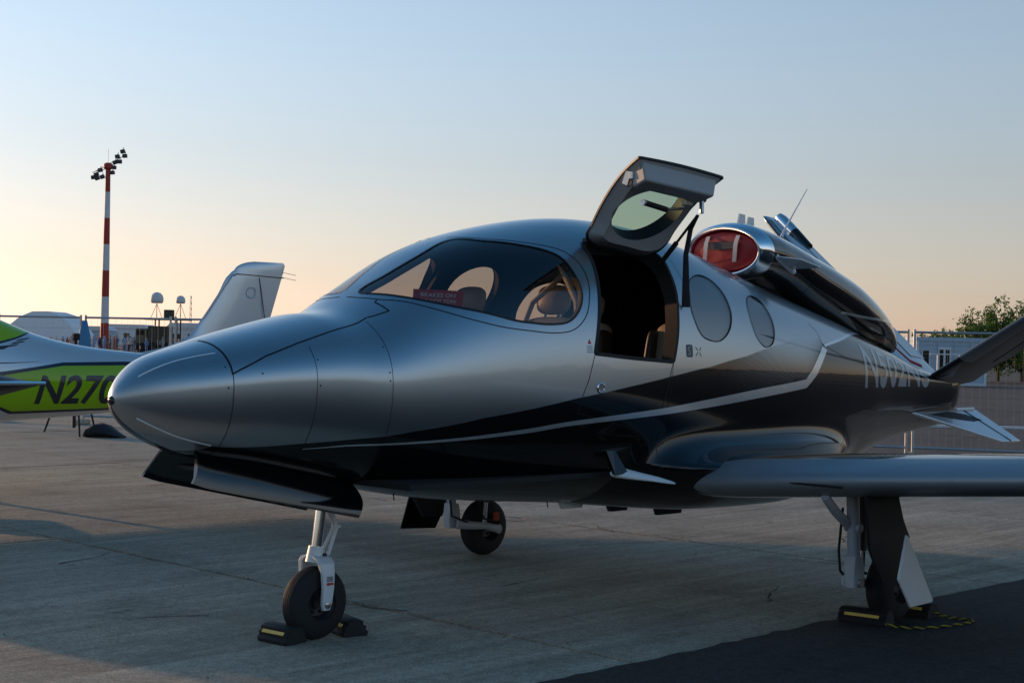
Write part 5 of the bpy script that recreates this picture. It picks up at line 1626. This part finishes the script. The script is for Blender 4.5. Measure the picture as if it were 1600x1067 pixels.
def person(px_, dep, label, shirt, trousers, h=1.76):
    t = empty('person', far(px_, dep), FRZ + pr.uniform(-1, 1)); tag(t, label, 'person')
    def P(*a): return Vector(a) * (h / 1.75)
    # one continuous body grown with a skin modifier
    vs = [(0, 0, .95), (0, .09, .90), (.05, .10, .50), (.02, .10, .08), (.12, .10, .03), (0, -.09, .90), (-.06, -.10, .50), (-.10, -.10, .08), (.0, -.10, .03), (0, 0, 1.15), (0, 0, 1.36), (0, .18, 1.40), (.02, .24, 1.13), (.12, .22, .92), (0, -.18, 1.40), (.02, -.24, 1.13), (.12, -.22, .92), (0, 0, 1.50), (.015, 0, 1.60), (.01, 0, 1.70)]
    es = [(0, 1), (1, 2), (2, 3), (3, 4), (0, 5), (5, 6), (6, 7), (7, 8), (0, 9), (9, 10), (10, 11), (11, 12), (12, 13), (10, 14), (14, 15), (15, 16), (10, 17), (17, 18), (18, 19)]
    rr = [.13, .09, .065, .045, .035, .09, .065, .045, .035, .135, .15, .065, .05, .035, .065, .05, .035, .055, .095, .075]
    me = bpy.data.meshes.new('body'); me.from_pydata([P(*v) for v in vs], es, []); me.materials.append(shirt); me.materials.append(trousers); me.materials.append(skin_m)
    o = bpy.data.objects.new('body', me); link(o, t)
    o.modifiers.new('skin', 'SKIN'); s_ = o.modifiers.new('sub', 'SUBSURF'); s_.levels = 1; s_.render_levels = 1
    for i, sv in enumerate(me.skin_vertices[0].data): sv.radius = (rr[i], rr[i])
    me.skin_vertices[0].data[0].use_root = True
    m_ = MB(); m_.lathe([(.02, .11), (.07, .095), (.105, .03), (.10, -.04)], P(.0, 0, 1.66), (0, 0, 1), 12); m_.out('hair', M['dark_int'], t)
    m_ = MB()
    for s_ in (-1, 1): m_.tube([P(.0, s_ * .085, .93), P(0, s_ * .10, .50), P(-.03 + s_ * .05, s_ * .10, .10)], [.105, .082, .062], 8)
    m_.out('trousers', trousers, t)
person(195, 140, 'person in a pale blue shirt walking beyond the fence beside the mast', cmats[7], cmats[1])
person(139, 118, 'person in a white shirt standing left of the mast foot', cmats[5], cmats[4])
person(203, 150, 'person in a tan top standing right of the blue shirted walker', cmats[2], cmats[6])
person(172, 150, 'person in dark clothes right of the mast foot', cmats[1], cmats[6])

# ------------------------------------------------------------------ site cabin on the right
cb = empty('site_cabin', far(1432, 79), FRZ); tag(cb, 'pale blue site container with a door and small window', 'container')
def cbox(name, x0, x1, y0, y1, z0_, z1_, mt, par):
    m_ = MB(); m_.box(((x0 + x1) / 2, (y0 + y1) / 2, (z0_ + z1_) / 2), (x1 - x0, y1 - y0, z1_ - z0_)); return m_.out(name, M[mt], par)
wall_ = cbox('wall', .06, 3.75, .03, 2.4, .12, 2.45, 'cabin_blue', cb)
for x in (0.0, 1.16, 2.05, 2.9, 3.65):
    cbox('corner_post' if x in (0.0, 3.65) else 'panel_strip', x, x + (.14 if x in (0.0, 3.65) else .035), 0, .08, .1, 2.5, 'cabin_trim' if x in (0.0, 3.65) else 'galv', cb)
cbox('roof_beam', 0, 3.79, -.02, 2.42, 2.36, 2.58, 'cabin_blue', cb)
cbox('floor_beam', 0, 3.79, -.02, 2.42, 0, .14, 'cabin_trim', cb)
wn_ = cbox('window', .34, .68, -.0, .05, 1.05, 1.85, 'win_dark', cb)
for (a, b_, c_, d_) in ((.30, .34, 1.0, 1.9), (.68, .72, 1.0, 1.9)): cbox('frame', a, b_, -.02, .05, c_, d_, 'cabin_trim', wn_)
dr_ = cbox('door', 1.17, 1.86, -.015, .05, .15, 2.05, 'cabin_trim', cb)
for (a, b_) in ((1.25, 1.45), (1.57, 1.78)): cbox('pane', a, b_, -.03, .0, .75, 1.92, 'win_dark', dr_)
rl = empty('handrail', far(1454, 76.5), FRZ); tag(rl, 'white handrail on posts in front of the container door', 'handrail')
for x in (.38, 1.52):
    m_ = MB(); m_.tube([(x, 0, 0), (x, 0, 1.67)], .035, 6); m_.out('post', M['white'], rl)
m_ = MB(); m_.tube([(0, 0, 1.67), (1.52, 0, 1.67)], .035, 6); m_.out('rail', M['white'], rl)
# kerb line far right
kb = build('kerb', [tuple(at(8, 33.5) + Vector((0, 0, -.03))), tuple(at(60, 33.5) + Vector((0, 0, -.03))), tuple(at(60, 33.75) + Vector((0, 0, -.03))), tuple(at(8, 33.75) + Vector((0, 0, -.03))), tuple(at(8, 33.5) + Vector((0, 0, .02))), tuple(at(60, 33.5) + Vector((0, 0, .02))), tuple(at(60, 33.75) + Vector((0, 0, .02))), tuple(at(8, 33.75) + Vector((0, 0, .02)))], [(0, 1, 5, 4), (4, 5, 6, 7), (2, 3, 7, 6)], M['mast_white'], smooth=False); tag(kb, kind='structure')

# ------------------------------------------------------------------ vegetation
def leaf_mat(name, c, c2):
    m = mat(name, c, .55, noise=0)
    nt = m.node_tree; b = nt.nodes['Principled BSDF']
    n = nt.nodes.new('ShaderNodeTexNoise'); n.inputs['Scale'].default_value = 1.7; n.inputs['Detail'].default_value = 4
    g = nt.nodes.new('ShaderNodeNewGeometry'); nt.links.new(g.outputs['Position'], n.inputs['Vector'])
    mx = nt.nodes.new('ShaderNodeMix'); mx.data_type = 'RGBA'; mx.inputs[6].default_value = (*c, 1); mx.inputs[7].default_value = (*c2, 1)
    nt.links.new(n.outputs['Fac'], mx.inputs[0]); nt.links.new(mx.outputs[2], b.inputs['Base Color'])
    tl = nt.nodes.new('ShaderNodeBsdfTranslucent'); tl.inputs[0].default_value = (c2[0] * 1.3, c2[1] * 1.7, c2[2], 1)
    ms = nt.nodes.new('ShaderNodeMixShader'); ms.inputs[0].default_value = .35
    out = nt.nodes['Material Output']
    nt.links.new(b.outputs[0], ms.inputs[1]); nt.links.new(tl.outputs[0], ms.inputs[2]); nt.links.new(ms.outputs[0], out.inputs[0])
    return m
M['leaf'] = leaf_mat('leaves_green', (.035, .078, .016), (.075, .14, .025))
M['leaf2'] = leaf_mat('leaves_olive', (.05, .085, .022), (.10, .16, .035))
tr_r = random.Random(5)
def tree(loc, h, spread, nshoots, label, leaf, n_leaf=26, ls=.10):
    t = empty('tree', loc); tag(t, label, 'tree', None)
    tm = MB(); lm = MB(); lv = []
    tm.tube([(0, 0, 0), (.03, .02, h * .22), (0, .05, h * .42)], [.13, .10, .07], 8)
    for k in range(nshoots):
        a = tr_r.uniform(0, 6.283); rad = spread * math.sqrt(tr_r.random()); hh = h * (1 - .45 * (rad / spread)**1.5) * tr_r.uniform(.72, 1.0)
        z0_ = h * tr_r.uniform(.10, .35)
        p0 = Vector((0, 0, z0_)); p2 = Vector((rad * math.cos(a), rad * math.sin(a), hh)); p1 = Vector((p2.x * .75, p2.y * .75, z0_ + (hh - z0_) * .42))
        P_ = [p0, p1, p1 + (p2 - p1) * .5 + Vector((tr_r.gauss(0, .08), tr_r.gauss(0, .08), 0)), p2]
        tm.tube(P_, [.045, .028, .016, .006], 5, False)
        for j in range(n_leaf):
            t_ = tr_r.random()**.8; sgm = t_ * 3; i = min(2, int(sgm)); q = P_[i].lerp(P_[i + 1], sgm - i)
            w = .34 * (1.1 - t_) + .06
            c = q + Vector((tr_r.gauss(0, w), tr_r.gauss(0, w), tr_r.gauss(0, w * .7)))
            for _ in range(3):
                d = Vector((tr_r.gauss(0, 1), tr_r.gauss(0, 1), tr_r.gauss(0, .7))).normalized(); e = d.orthogonal().normalized(); e.rotate(Matrix.Rotation(tr_r.uniform(0, 6.28), 3, d)); s_ = ls * tr_r.uniform(.6, 1.3)
                cc = c + Vector((tr_r.gauss(0, .09), tr_r.gauss(0, .09), tr_r.gauss(0, .09)))
                g2 = d.cross(e)
                lm.add([cc - e * s_, cc + g2 * s_ * .45, cc + e * s_, cc - g2 * s_ * .45], [(0, 1, 2, 3)])
    tm.out('trunk', M['bark'], t)
    build('crown', lm.v, lm.f, leaf, t, smooth=False)
    return t
tree(far(1560, 97), 5.9, 2.0, 52, 'tallest bushy green tree behind the container', M['leaf'], 48, .12)
tree(far(1518, 95), 5.0, 1.5, 30, 'spiky young tree left of the tallest tree', M['leaf2'], 40, .11)
tree(far(1598, 96), 5.6, 2.4, 48, 'green tree at the right edge above the grey fin', M['leaf'], 32, .12)
for i, (px_, h, w, lab) in enumerate(((1442, 3.6, 1.6, 'low green bush at the left end of the container'), (1466, 3.9, 1.7, 'low bush behind the middle of the container roof'), (1490, 4.0, 1.7, 'low bush just left of the spiky young tree'), (1632, 3.6, 2.2, 'bush at the far right beyond the fin'))):
    tree(far(px_, 93), h, w, 26, lab, M['leaf2' if i % 2 else 'leaf'], 26, .10)
# distant tree belt all round the airfield
dm = MB(); dr2 = random.Random(9)
for k in range(420):
    a = 2 * math.pi * k / 420 + dr2.uniform(-.004, .004); rad = dr2.uniform(430, 520); back = math.cos(a) * fw.x + math.sin(a) * fw.y < -.05
    c = Vector((math.cos(a) * rad, math.sin(a) * rad, 0)); hgt = dr2.uniform(3.0, 5.5) * (1.3 if dr2.random() < .2 else 1); w = dr2.uniform(4, 8)
    if back: c = c * (dr2.uniform(95, 140) / rad); hgt = dr2.uniform(4.5, 8.5); w = dr2.uniform(2.0, 4.5)
    V_ = []
    for i in range(5):
        ph = i / 4 * math.pi / 2
        for j in range(9):
            b_ = 2 * math.pi * j / 9; rr_ = w * math.cos(ph) * dr2.uniform(.8, 1.15)
            V_.append(c + Vector((rr_ * math.cos(b_), rr_ * math.sin(b_), hgt * math.sin(ph) * dr2.uniform(.88, 1.08) + .0)))
    dm.add(V_, [(i * 9 + j, i * 9 + (j + 1) % 9, i * 9 + 9 + (j + 1) % 9, i * 9 + 9 + j) for i in range(4) for j in range(9)])
do = dm.out('distant_trees', leaf_mat('far_foliage', (.05, .06, .03), (.08, .09, .045)), None); tag(do, 'far belt of trees along the airfield horizon', 'trees', kind='stuff')
